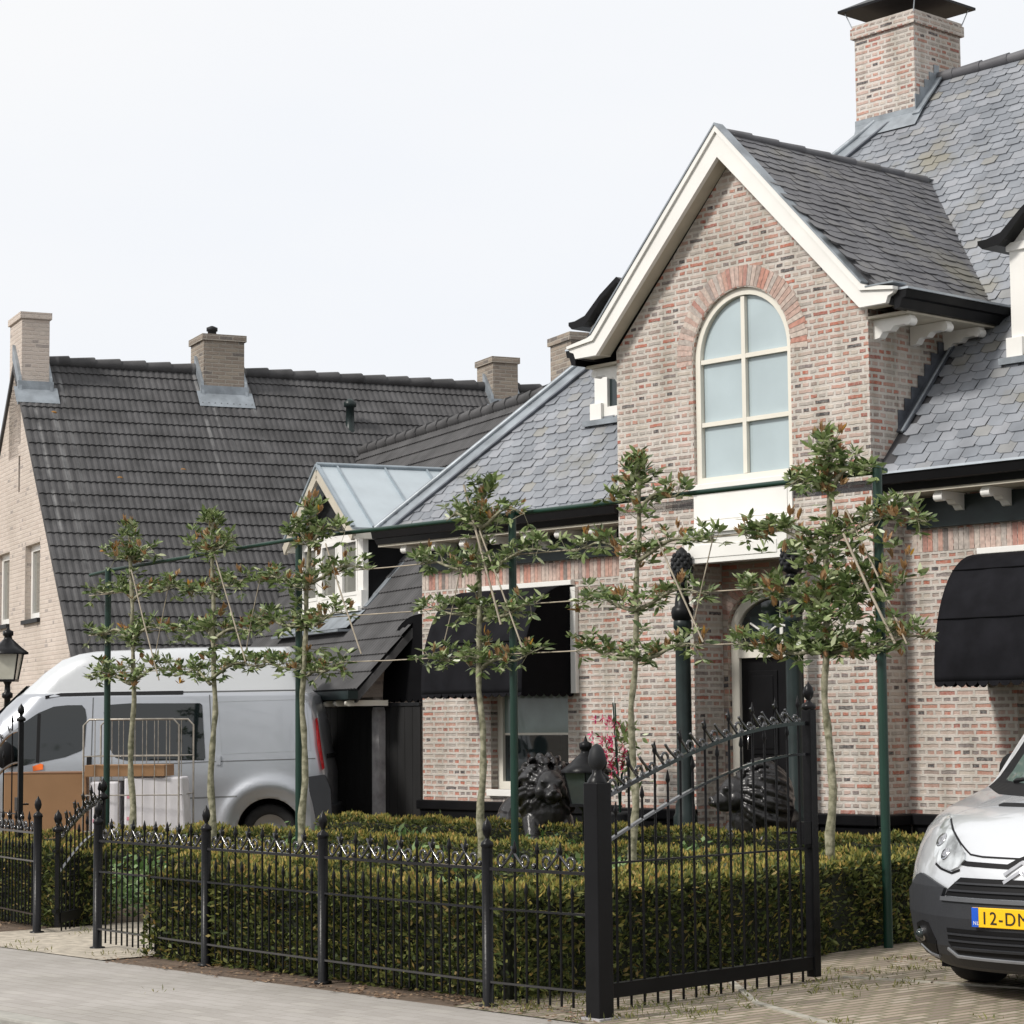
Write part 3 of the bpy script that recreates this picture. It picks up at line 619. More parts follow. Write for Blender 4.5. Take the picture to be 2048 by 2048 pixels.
# ---- awnings: quarter-round cloth hoods with scalloped valance
def awning(P, u0, u1, zt, proj, zb, parent, org):
    """P maps (along, out, z) to frame coordinates"""
    b = MB(org); n = 14; prof = []
    for i in range(n+1):
        a = math.pi/2*i/n; prof.append((.05+(proj-.05)*math.sin(a)**.85, zt-(zt-zb)*(1-math.cos(a))))
    prof = [(0, zt)]+[(p[0], p[1]) for p in prof]
    prof.append((proj, zb-.05))
    vs = []; m_ = 24
    for k in range(m_+1):
        u = u0+(u1-u0)*k/m_
        for o_, z in prof: vs.append(P(u, o_-.012*math.sin(k*math.pi/6)**2*(1 if 2 < z else .3), z))
    L_ = len(prof); fs = [(k*L_+i, k*L_+i+1, (k+1)*L_+i+1, (k+1)*L_+i) for k in range(m_) for i in range(L_-1)]
    b.add(vs, fs, True)
    # scallops along the front
    ns = int(round((u1-u0)/.115)); d = (u1-u0)/ns; sv = []; sf = []
    for k in range(ns):
        pts = [(u0+d*k, zb-.05)]+[(u0+d*k+d/2-d/2*math.cos(t), zb-.05-.045*math.sin(t)) for t in np.linspace(0, math.pi, 9)]
        i0 = len(sv); sv += [P(u, proj, z) for u, z in pts]; sf.append(tuple(range(i0, len(sv))))
    b.add(sv, sf)
    aw = b.build('awning', m_cloth, parent, fixn=True)
    sol = aw.modifiers.new('solidify', 'SOLIDIFY'); sol.thickness = .006
    for u in (u0+.004, u1-.004):
        s = MB(org)
        vs = [P(u, o_*.995, z) for o_, z in prof]+[P(u, 0, zb-.05)]; s.add(vs, [tuple(range(len(vs)))])
        ns = int(round(proj/.115)); d = proj/ns
        for k in range(ns):
            pts = [(d*k, zb-.05)]+[(d*k+d/2-d/2*math.cos(t), zb-.05-.045*math.sin(t)) for t in np.linspace(0, math.pi, 9)]
            s.add([P(u, o_, z) for o_, z in pts], [tuple(range(len(pts)))])
        s = s.build('awning_side', m_cloth_in, aw); s.modifiers.new('solidify', 'SOLIDIFY').thickness = .005
    r = MB(org)
    for q in (.35, .7):
        a = math.pi/2*q; o_ = .05+(proj-.05)*math.sin(a)**.85+.004; z = zt-(zt-zb)*(1-math.cos(a))
        r.tube([P(u0, o_, z), P(u1, o_, z)], .006, 6)
    r.build('awning_rib', m_cloth_in, aw)
    h = MB(org); a_ = P(u0-.03, .03, zt+.03); c_ = P(u1+.03, .03, zt+.03); h.bar(a_, c_, .07, .055); h.build('awning_headrail', m_white, aw, bevel=.005)
    return aw
awning(lambda u, o_, z: (u, VR-o_, z), -6.16, -4.50, 3.0, .76, 1.90, house, HO)
awning(lambda u, o_, z: (u, VR-o_, z), .90, 2.75, 3.0, .76, 1.90, house, HO)
awning(lambda u, o_, z: (UL-o_, u, z), .47, 1.05, 2.80, .76, 1.88, house, HO)
B().box((-4.50, VR-.05, 1.84), (-4.42, VR, 2.98)).build('awning_guide', m_white, house, bevel=.004)
B().box((-6.28, VR-.05, 1.84), (-6.20, VR, 2.98)).build('awning_guide', m_white, house, bevel=.004)
# ---- roof dormers with curved black caps
def dormer(u0, w_, vf=1.0):
    u1 = u0+w_; z0 = EZ+PITCH*vf-.02; zt = 5.93; um = (u0+u1)/2; vb = (zt-EZ)/PITCH
    b = B(); b.prism([(vf+.06, z0+.05), (vf+.06, zt), (vb+.1, zt), ], 'x', u0+.03, u1-.03)
    dm = b.build('dormer', m_white, house)
    f = B()
    f.prism([(u0, z0), (u1, z0), (u1, zt), (u0, zt)], 'y', vf, vf+.08, [[(u0+.20, z0+.12), (u1-.20, z0+.12), (u1-.20, zt-.12), (u0+.20, zt-.12)]])
    f.box((u0-.04, vf-.04, z0-.02), (u0+.14, vf+.01, z0+.17)); f.box((u1-.14, vf-.04, z0-.02), (u1+.04, vf+.01, z0+.17)); f.box((u0-.02, vf-.03, zt-.08), (u1+.02, vf+.01, zt))
    f.build('dormer_front', m_white, dm, bevel=.005)
    B().box((u0+.19, vf+.04, z0+.1), (u1-.19, vf+.05, zt-.1)).build('pane', m_glass, dm)
    hw = w_/2+.24; s0 = [(0, .44), (.26, .28), (w_/2-.02, .08), (hw-.10, .04), (hw, .038)]; s1_ = [(hw, .0), (hw-.05, -.045), (w_/2+.02, -.035), (w_/2-.06, .01), (.25, .22), (0, .38)]
    out_ = [(um+x, zt+z) for x, z in s0+s1_]+[(um-x, zt+z) for x, z in (s0+s1_)[::-1][1:-1]]
    f2 = B(); f2.prism([(u0, zt), (u1, zt), (um+.25, zt+.20), (um, zt+.36), (um-.25, zt+.20)], 'y', vf, vf+.6); f2.build('dormer_gable', m_white, dm)
    r = B(); r.prism(out_, 'y', vf-.16, (zt+.42-EZ)/PITCH+.1); r.build('dormer_roof', m_black, dm)
    b = B(); b.box((u0-.06, vf-.14, z0-.09), (u1+.06, vf, z0-.03)); b.build('dormer_flashing', m_lead, dm)
dormer(-4.70, 1.05); dormer(.88, 1.05)
# ================================================================== NEIGHBOUR HOUSE (frame: l along the ridge, g into depth)
LO = (0, 0, 0)
nh = thing('neighbour_house', 'long house with a steep black pantile roof and a zinc roofed dormer', 'house', LF, LO)
def BL(): return MB(LO)
RG = 3.85; RZ = 7.09; EZL = 2.60; PL = (RZ-EZL)/RG; LEN = 9.5
w1 = (2.06, 3.02, 3.10, 4.20); w2_ = (4.10, 5.06, 3.10, 4.20); sl = (3.44, 3.56, 5.05, 5.78)
BL().prism([(0, 0), (0, EZL-.03), (RG, RZ-.06), (2*RG, EZL-.03), (2*RG, 0)], 'x', 0, .25, [[(a[0], a[2]), (a[1], a[2]), (a[1], a[3]), (a[0], a[3])] for a in (w1, w2_, sl)]).build('wall', m_brickL, nh)
BL().box((.25, .002, 0), (LEN, .25, EZL-.1)).build('wall', m_brickL, nh)
BL().prism([(0, 0), (0, EZL-.03), (RG, RZ-.06), (2*RG, EZL-.03), (2*RG, 0)], 'x', LEN-.25, LEN).build('wall', m_brickL, nh)
for a in (w1, w2_):
    f = BL().prism([(a[0]+.002, a[2]), (a[1]-.002, a[2]), (a[1]-.002, a[3]), (a[0]+.002, a[3])], 'x', .09, .15, [[(a[0]+.10, a[2]+.10), (a[1]-.10, a[2]+.10), (a[1]-.10, a[3]-.09), (a[0]+.10, a[3]-.09)]]).build('window', m_white, nh)
    BL().box((.12, a[0]+.09, a[2]+.09), (.13, a[1]-.09, a[3]-.08)).build('pane', m_glassc, f)
    BL().box((-.05, a[0]-.05, a[2]-.06), (.10, a[1]+.05, a[2])).build('window_sill', m_blackm, f)
BL().box((.12, sl[0]-.01, sl[2]), (.14, sl[1]+.01, sl[3])).build('window', m_glass, nh)
# pantile surface: rows of interlocking waves
def pantiles(base, t, up, width, height, tw=.100, ex=.268, org=LO, clip=None, amp=.015, lap=.022):
    base = Vector(base); t = Vector(t).normalized(); up = Vector(up).normalized(); n = t.cross(up).normalized()
    if n.z < 0: n = -n
    nc = int(width/tw); nr = int(math.ceil(height/ex)); K = 4; prof = [0, .75, 1.0, .4]
    b = MB(org)
    for r in range(nr):
        y0 = r*ex; y1 = min(y0+ex+.03, height); 
        xs = []; j = random.uniform(-.006, .006)
        rows = ((y0+j, lap), (y0+j+.001, lap), (y1, 0))
        vs = []; cols = nc*K
        def keep(c):
            if clip is None: return True
            return clip((c+.5)/K*tw, (y0+ex*.5))
        for yi, (y, h) in enumerate(rows):
            for c in range(cols+1):
                hh = h+amp*prof[c % K]-(.026 if yi == 0 else 0)
                vs.append(base+t*(c/K*tw)+up*y+n*hh)
        m_ = cols+1
        fs = [(i*m_+c, i*m_+c+1, (i+1)*m_+c+1, (i+1)*m_+c) for i in range(2) for c in range(cols) if keep(c)]
        b.add(vs, fs)
    return b
SLp = math.hypot(RG, RZ-EZL); upL = Vector((0, RG/SLp, (RZ-EZL)/SLp))
WL = 5.21; WZ = 5.79; WPt = (WZ-1.93)/(WL-1.93)      # wing ridge line at l = WL
lr = BL().add([(-.04, -.14, EZL-.20), (LEN, -.14, EZL-.20), (LEN, RG, RZ-.04), (-.04, RG, RZ-.04), (-.04, 2*RG+.14, EZL-.2), (LEN, 2*RG+.14, EZL-.2), (-.04, -.14, EZL-.30), (LEN, -.14, EZL-.30), (LEN, RG, RZ-.14), (-.04, RG, RZ-.14), (-.04, 2*RG+.14, EZL-.3), (LEN, 2*RG+.14, EZL-.3)],
     [(0, 1, 2, 3), (3, 2, 5, 4), (7, 6, 9, 8), (8, 9, 10, 11), (0, 6, 7, 1), (4, 5, 11, 10), (0, 3, 9, 6), (3, 4, 10, 9), (1, 7, 8, 2), (2, 8, 11, 5)]).build('roof', m_tile, nh)
pantiles((-.05, -.14, EZL-.165), (1, 0, 0), upL, LEN, SLp+.17).build('roof_tiles', m_tile, lr, fixn=False)
b = BL(); x = 0
while x < LEN: b.tube([(x, RG, RZ+.01), (x+.42, RG, RZ+.03)], [.085, .10], 8); x += .40
b.build('ridge_tiles', m_tile, lr)
b = BL(); b.box((-.06, -.26, EZL-.28), (WL+.5, -.14, EZL-.17)); b.build('gutter', m_grdark, nh)
b = BL()   # lichen spots
for l, g_ in ((.12, 3.40), (.30, 3.42), (.42, 3.1), (2.2, 2.35), (1.2, 2.2), (.7, 1.2)):
    z = EZL+PL*g_-.02; b.ell((l, g_, z+.03), (.05, .03, .025), 8, 5)
b.build('lichen', m_tile_lich, lr)
# chimneys of the neighbour
def lchim(l0, l1, g0, g1, zt, zb, mat=m_brickC):
    c = BL().box((l0, g0, zb), (l1, g1, zt-.10)).box((l0-.03, g0-.03, zt-.10), (l1+.03, g1+.03, zt)).build('chimney', mat, nh)
    z = EZL+PL*(g0+.14)-.165
    b = BL(); b.box((l0-.06, g0-.05, z-.22), (l1+.06, g0-.004, z+.14)); b.add([(l0-.12, g0-.22, z-.21), (l1+.12, g0-.22, z-.21), (l1+.12, g0-.02, z+.05), (l0-.12, g0-.02, z+.05)], [(0, 1, 2, 3)])
    for l in (l0-.045, l1+.002): b.prism([(g0-.1, z-.15), (RG+.02, RZ+.02), (RG+.02, RZ+.25), (g0+.15, z+.42), (g0-.02, z+.2)], 'x', l, l+.043)
    b.build('chimney_flashing', m_lead, c); return c
c = lchim(.0, .42, 3.42, 4.25, 7.78, 5.6, m_brickL)
c = lchim(2.86, 3.52, 3.50, 4.20, 7.64, 6.2); BL().lathe((3.1, 3.85, 0), [(.07, 7.6), (.07, 7.74), (.09, 7.75), (.09, 7.80), (.02, 7.83)], 12).build('chimney_pot', m_blackm, c)
lchim(7.82, 8.27, 3.54, 4.2, 7.58, 6.2)
# vent pipe through the roof
b = BL(); vz = EZL+PL*3.1-.1; b.lathe((5.14, 3.1, 0), [(.13, vz-.15), (.10, vz+.05), (.07, vz+.08), (.065, vz+.42), (.10, vz+.43), (.10, vz+.50), (.03, vz+.56), (0, vz+.56)], 14); b.build('vent_pipe', m_grdark, nh)
b = BL(); b.tube([(5.45, 2.5, EZL+PL*2.5-.1), (5.45, 2.45, EZL+PL*2.5+.3)], .02, 6); b.build('vent_pipe', m_grdark, nh)
# wing towards the camera: one long slope with its eave on the left
GN = -5.45; WE = 1.93
wslen = math.hypot(WL-WE, WZ-1.93); upW = Vector(((WL-WE)/wslen, 0, (WZ-1.93)/wslen))
ge = -6.30
dk = BL(); P0 = [(WE, 2.6, 1.90), (WE, -5.72, 1.90), (2.9, -5.95, 1.90+.97*WPt), (WL, GN, WZ-.03), (WL, 2.75, WZ-.03)]
dk.add(P0+[(x, y, z-.12) for x, y, z in P0], [(0, 1, 2, 3, 4), (9, 8, 7, 6, 5), (0, 5, 6, 1), (1, 6, 7, 2), (2, 7, 8, 3), (3, 8, 9, 4), (4, 9, 5, 0)])
dk.add([(WL, 2.75, WZ-.03), (WL, GN, WZ-.03), (WL+1.0, -4.9, WZ-1.2), (WL+1.0, 1.8, WZ-1.2)], [(0, 1, 2, 3)])
wr = dk.build('wing_roof', m_tile, nh)
def wclip(x, y):     # x runs from g=2.75 towards the camera, y up the slope; stop at the valley with the main roof
    g = 2.75-x; l = WE+y*(WL-WE)/wslen; z = 1.93+y*(WZ-1.93)/wslen
    near = float(np.interp(l, [WE, 2.9, WL], [-5.72, -5.95, GN]))
    return g > near and z > EZL+PL*g-.30
pantiles((WE, 2.75, 1.93), (0, -1, 0), upW, 2.75-ge, wslen, clip=wclip).build('roof_tiles', m_tile, wr, fixn=False)
b = BL(); y = 2.75
while y > GN+.4: b.tube([(WL, y, WZ+.01), (WL, y-.42, WZ+.025)], [.085, .10], 8); y -= .40
b.build('ridge_tiles', m_tile, wr)
BL().box((WE-.12, -5.75, 1.82), (WE, 0, 1.92)).build('gutter', m_grdark, nh)
for g_ in np.arange(-5.6, -2.0, .36):
    b = BL(); b.box((WE-.07, g_-.03, 1.745), (WE+.42, g_+.03, 1.81)); b.tube([(WE-.07, g_-.032, 1.775), (WE-.07, g_+.032, 1.775)], .035, 10); b.build('bracket', m_cream, nh)
BL().box((WE+.40, -5.2, 0), (WE+.62, 0, 1.85)).build('wall', m_brickL, nh)
wf = BL().box((WE+.36, -5.1, 1.0), (WE+.40, -4.2, 1.72)).build('window', m_cream, nh); BL().box((WE+.352, -5.04, 1.06), (WE+.36, -4.26, 1.66)).build('pane', m_glass, wf)
# chimney on the wing ridge
c = BL().box((WL-.15, -5.05, 5.3), (WL+.33, -4.45, 6.33)).box((WL-.18, -5.08, 6.33), (WL+.36, -4.42, 6.43)).build('chimney', m_brickC, nh)
# zinc roofed dormer
DL = 2.83; dg0 = -1.25; dg1 = -3.60; dgm = (dg0+dg1)/2; dz0 = 3.02; dze = 4.02; dza = 4.92
zr_l = WE+(dza-1.93)/WPt; ze_l = WE+(dze-1.93)/WPt; zb_l = WE+(dz0-1.93)/WPt
dm = BL().prism([(DL+.05, dz0), (DL+.05, dze+.03), (ze_l+.1, dze+.03)], 'y', dg1, dg1+.06).build('dormer', m_black, nh)
BL().prism([(DL+.05, dz0), (DL+.05, dze+.03), (ze_l+.1, dze+.03)], 'y', dg0-.06, dg0).build('dormer_cheek', m_black, dm)
b = BL(); b.prism([(dg1, dze), (dg0, dze), (dgm, dza-.05)], 'x', DL+.04, DL+.08); b.build('dormer_gable', m_blackm, dm)
f = BL().prism([(dg1-.01, dz0), (dg0+.01, dz0), (dg0+.01, dze), (dg1-.01, dze)], 'x', DL-.02, DL+.05, [[(dg1+.18+i*.76, dz0+.16), (dg1+.18+i*.76+.60, dz0+.16), (dg1+.18+i*.76+.60, dze-.12), (dg1+.18+i*.76, dze-.12)] for i in range(3)])
f.box((DL-.06, dg1-.05, dz0-.03), (DL+.03, dg1+.12, dz0+.20)); f.box((DL-.05, dg1-.04, dze-.10), (DL+.03, dg1+.10, dze-.002)); f.box((DL-.10, dg1-.03, dz0-.06), (DL, dg0+.03, dz0+.0))
f = f.build('dormer_window', m_white, dm)
BL().box((DL+.01, dg1+.1, dz0+.1), (DL+.02, dg0-.1, dze-.1)).build('pane', m_glassc, f)
for i in range(3):
    g0 = dg1+.18+i*.76; BL().prism([(g0, dz0+.155), (g0+.60, dz0+.155), (g0+.60, dze-.115), (g0, dze-.115)], 'x', DL-.03, DL+.005, [[(g0+.05, dz0+.20), (g0+.55, dz0+.20), (g0+.55, dze-.16), (g0+.05, dze-.16)]]).build('sash', m_white, f)
for sgn, ga in ((-1, dg1), (1, dg0)):
    ov = .16; g_e = ga+sgn*ov; z_e = dze-.02
    A = [(DL-.22, dgm, dza), (zr_l+.15, dgm, dza), (ze_l+.02, g_e, z_e), (DL-.22, g_e, z_e)]
    b = BL(); b.add(A+[(x, y, z-.05) for x, y, z in A], [(0, 1, 2, 3), (7, 6, 5, 4), (0, 4, 5, 1), (1, 5, 6, 2), (2, 6, 7, 3), (3, 7, 4, 0)])
    z_ = b.build('dormer_roof', m_zinc, dm)
    b = BL()
    for k in (.28, .95, 1.55):
        l = DL-.22+k
        if l < ze_l+.5: 
            e_ = Vector((l, g_e, z_e+.012)); t_ = Vector((l, dgm, dza+.012)); b.bar(e_, t_, .022, .03)
    b.bar((DL-.215, g_e, z_e+.01), (DL-.215, dgm, dza+.01), .05, .03)
    b.build('seam', m_zincd, z_)
    b = BL(); b.box((DL-.20, min(g_e, g_e-sgn*.12), z_e-.14), (ze_l+.1, max(g_e, g_e-sgn*.12), z_e-.052)); b.build('dormer_eave', m_cream, dm)
    b = BL(); b.bar((DL-.20, g_e, z_e-.11), (DL-.20, dgm, dza-.11), .05, .13, up=(0, sgn*.3, 1)); b.build('bargeboard', m_soffit, dm)
BL().tube([(DL-.22, dgm, dza+.015), (zr_l+.2, dgm, dza+.015)], .03, 8).build('ridge_roll', m_zincd, dm)
b = BL(); b.bar((zb_l-.05, dg1-.09, dz0-.02), (ze_l, dg1-.09, dze-.02), .16, .03, up=(-.75, 0, .65)); b.box((DL-.42, dg1-.16, dz0-.33), (DL-.02, dg0+.1, dz0-.30)); 
b.add([(DL-.30, dg1-.15, dz0-.28), (DL-.30, dg0+.15, dz0-.28), (DL+.05, dg0+.15, dz0+.03), (DL+.05, dg1-.15, dz0+.03)], [(0, 1, 2, 3)])
b.build('dormer_flashing', m_lead, dm)

# ================================================================== BLACK TIMBER FENCE beside the house
fo = (-7.1, .45, 0)
tf = thing('timber_fence', 'tall black stained board fence with a grey concrete post, left of the brick house', 'fence', H, fo)
b = MB(fo); x = -7.06
while x > -10.2:
    b.box((x-.138, .42, .04), (x, .442, 1.74+random.uniform(-.004, .004))); x -= .142
b.build('board_panel', m_fence, tf)
MB(fo).box((-10.3, .405, 1.74), (-7.06, .46, 1.78)).build('rail', m_blackm, tf); MB(fo).box((-10.3, .442, .4), (-7.06, .48, .48)).build('rail', m_blackm, tf)
b = MB(fo); b.prism([(-7.83, 0), (-7.70, 0), (-7.70, 1.68), (-7.72, 1.73), (-7.81, 1.73), (-7.83, 1.68)], 'y', .32, .418); b.build('post', m_conc, tf, bevel=.01)

# ================================================================== IRON FENCE along the sidewalk
FP = [(-6.15, -6.62), (-4.65, -7.02), (-3.2, -7.36), (-1.75, -7.65), (-.37, -7.98), (1.12, -8.10), (2.47, -8.19), (4.04, -8.27)]
fo = (4.04, -8.27, 0)
ff = thing('iron_fence', 'low black wrought iron fence with scrollwork and ball topped posts along the sidewalk', 'fence', H, fo)
def ball_prof(r0, z): return [(r0*1.0, z), (r0*1.25, z+.012), (r0*1.1, z+.03), (r0*.45, z+.045), (r0*.38, z+.058), (r0*.75, z+.075), (r0*.92, z+.10), (r0*.72, z+.13), (r0*.28, z+.15), (0, z+.168)]
def fpost(p, ht, r, org, parent):
    c = (p[0], p[1], 0); b = MB(org); b.lathe(c, [(r*1.7, 0), (r*1.7, .012), (r, .016), (r, ht)], 18); po = b.build('post', m_iron, parent)
    b = MB(org); b.lathe(c, ball_prof(r*.95, ht), 16); b.build('finial', m_iron, po); return po
def spear(b, p, z, r=.014):
    b.lathe((p[0], p[1], 0), [(.007, z), (.006, z+.02), (r, z+.035), (r*.8, z+.055), (r*.25, z+.085), (0, z+.095)], 6)
def scroll(b, P, a0, z0, s, hgt, r=.0065):
    """S-shaped curl standing on the rail; P(a, z) maps distance along the panel to a point"""
    pts = []
    for i in range(15):
        t = i/14; ang = -math.pi*.5+t*math.pi*1.85; rr = hgt*.33*(1-.62*t)
        pts.append((a0+s*(rr*math.cos(ang)-.0), z0+hgt*.36+rr*math.sin(ang)))
    low = [(a0+s*(-.10+.10*k/4), z0+hgt*(.98-.95*(k/4)**.8)) for k in range(4)]
    b.tube([P(a, z) for a, z in low+pts], r, 6)
def fpanel(p, q, org, parent):
    p = Vector((*p, 0)); q = Vector((*q, 0)); d = (q-p); L_ = d.length; d.normalize()
    P = lambda a, z: p+d*a+Vector((0, 0, z))
    b = MB(org); n = int(round((L_-.08)/.155)); st = (L_-.08)/n
    for k in range(n+1):
        a = .04+k*st
        if 0 < k < n: b.tube([P(a, .045), P(a, .80)], .0072, 6, cap=False); spear(b, P(a, 0), .80)
        if k < n: a2 = a+st/2; b.tube([P(a2, .045), P(a2, .585)], .0072, 6, cap=False); spear(b, P(a2, 0), .585, .012)
    pn = b.build('panel', m_iron, parent)
    for z, h in ((.135, .012), (.525, .012), (.735, .016)): MB(org).bar(P(.02, z), P(L_-.02, z), .026, h).build('rail', m_gloss, pn)
    b = MB(org)
    for k in range(n):
        a = .04+(k+.5)*st
        scroll(b, P, a-.012, .745, 1 if k % 2 else -1, .115, .0075)
        b.ell(P(a+st*.36, .76), (.016, .016, .016), 8, 5)
    b.build('scrollwork', m_gloss, pn)
for i, p in enumerate(FP):
    fpost(p, .845, .031, fo, ff)
for p, q in list(zip(FP, FP[1:]))[:3]+list(zip(FP[4:], FP[5:])): fpanel(p, q, fo, ff)
PIL = (4.86, -8.23)
fpanel(FP[-1], (4.80, -8.235), fo, ff)

# ---- gate pillar
gp = thing('gate_pillar', 'square black gate pillar with a large acorn finial beside the open driveway gate', 'gate post', H, (PIL[0], PIL[1], 0))
x, y = PIL; o_ = (x, y, 0)
b = MB(o_); b.box((x-.052, y-.052, 0), (x+.052, y+.052, 1.205)); b.build('shaft', m_black, gp, bevel=.006)
b = MB(o_); b.lathe((x, y, 0), [(.052, 1.205), (.05, 1.215), (.038, 1.235), (.026, 1.25), (.024, 1.275)], 20); b.build('cap', m_iron, gp)
b = MB(o_); b.lathe((x, y, 0), [(.024, 1.255), (.022, 1.268), (.036, 1.282), (.046, 1.305), (.046, 1.335), (.037, 1.37), (.02, 1.395), (0, 1.404)], 20); b.build('finial', m_blackm, gp)
b = MB(o_); b.box((x-.075, y-.075, 0), (x+.075, y+.075, .014)); b.build('base_plate', m_conc, gp)

# ---- gates
def gate(name, label, hinge, end, zl, zh, al, ah, zr, stile_h, tall_h, group=None, nb=16, bot=.06, lock=True, ts=.062):
    o_ = (hinge[0], hinge[1], 0); g = thing(name, label, 'gate', H, o_, group)
    p = Vector((*hinge, 0)); q = Vector((*end, 0)); d = q-p; L_ = d.length; d.normalize(); sdv = Vector((-d.y, d.x, 0))
    P = lambda a, z: p+d*a+Vector((0, 0, z)); top = lambda a: zl+(zh-zl)*math.sin(a/L_*math.pi/2); mid = lambda a: al+(ah-al)*math.sin(a/L_*math.pi/2)
    b = MB(o_); b.bar(P(0, bot-.02), P(0, stile_h), .032, .032, up=sdv); s = b.build('hinge_stile', m_iron, g)
    b = MB(o_); b.lathe(P(0, 0), [(r, z) for r, z in ball_prof(.034, stile_h)], 14); b.build('finial', m_iron, s)
    b = MB(o_); b.bar(P(L_, bot-.035), P(L_, tall_h), ts, ts, up=sdv); s = b.build('latch_stile', m_iron, g, bevel=.004)
    b = MB(o_); b.lathe(P(L_, 0), ball_prof(.036, tall_h), 14); b.build('finial', m_iron, s)
    if lock:
        b = MB(o_); b.box((-.04, -.03, zr+.02), (.04, .03, zr+.16)); 
        b2 = MB(o_); c = P(L_-.06, zr+.09); b2.bar(c-d*.05, c+d*.05, .05, .13); b2.tube([c+sdv*.03, c+sdv*.09, c+sdv*.09-d*.1], .009, 6); b2.build('lock', m_iron, s)
    b = MB(o_)
    b.bar(P(.02, bot+.045), P(L_-.03, bot+.045), .045, .075); b.build('bottom_rail', m_black, g)
    b = MB(o_); n = nb; st = L_/(n+1)
    for k in range(1, n+1):
        a = k*st; full = k % 2 == 0
        t = top(a)+.07 if full else mid(a)+.09
        b.tube([P(a, bot-.055), P(a, t)], .0075, 6); spear(b, P(a, 0), t)
    b.build('bars', m_iron, g)
    b = MB(o_); m_ = 20
    for k in range(m_):
        a0 = L_*k/m_; a1 = L_*(k+1)/m_; b.bar(P(a0, top(a0)), P(a1, top(a1)), .022, .022)
    b.build('top_rail', m_gloss, g)
    b = MB(o_)
    for k in range(m_):
        a0 = L_*k/m_; a1 = L_*(k+1)/m_; b.bar(P(a0, mid(a0)), P(a1, mid(a1)), .022, .014)
    b.build('curved_rail', m_gloss, g)
    MB(o_).bar(P(0, zr), P(L_, zr), .02, .010).build('middle_rail', m_iron, g)
    b = MB(o_)
    for k in range(n):
        a = (k+.75)*st
        if a < L_-.06: scroll(b, P, a, top(a), 1, .12 if k % 2 == 0 else .085, .008); b.ell(P(a+.035, top(a)+.02), (.016, .016, .018), 8, 5)
    b.build('scrollwork', m_gloss, g)
    b = MB(o_)
    for z in (bot+.10, stile_h-.14): b.bar(P(-.07, z), P(.0, z), .03, .02)
    b.build('hinge', m_iron, g)
    return g
gate('driveway_gate', 'tall open iron gate leaf, its top rail rising away from the acorn topped pillar', (4.635, -7.98), (4.475, -6.12), 1.11, 1.50, .87, 1.32, .77, 1.20, 1.58)
gate('garden_gate', 'small open iron garden gate between two fence posts, at the left', (-1.68, -7.52), (-2.30, -6.75), .66, .93, .42, .70, .40, .74, .95, nb=10, ts=.036, lock=False)
gate('side_gate', 'far iron gate leaf with a tall lock post in front of the cardboard box', (-7.1, -5.2), (-5.6, -5.6), 1.0, 1.5, .8, 1.2, .72, 1.1, 1.58, nb=4, ts=.045)

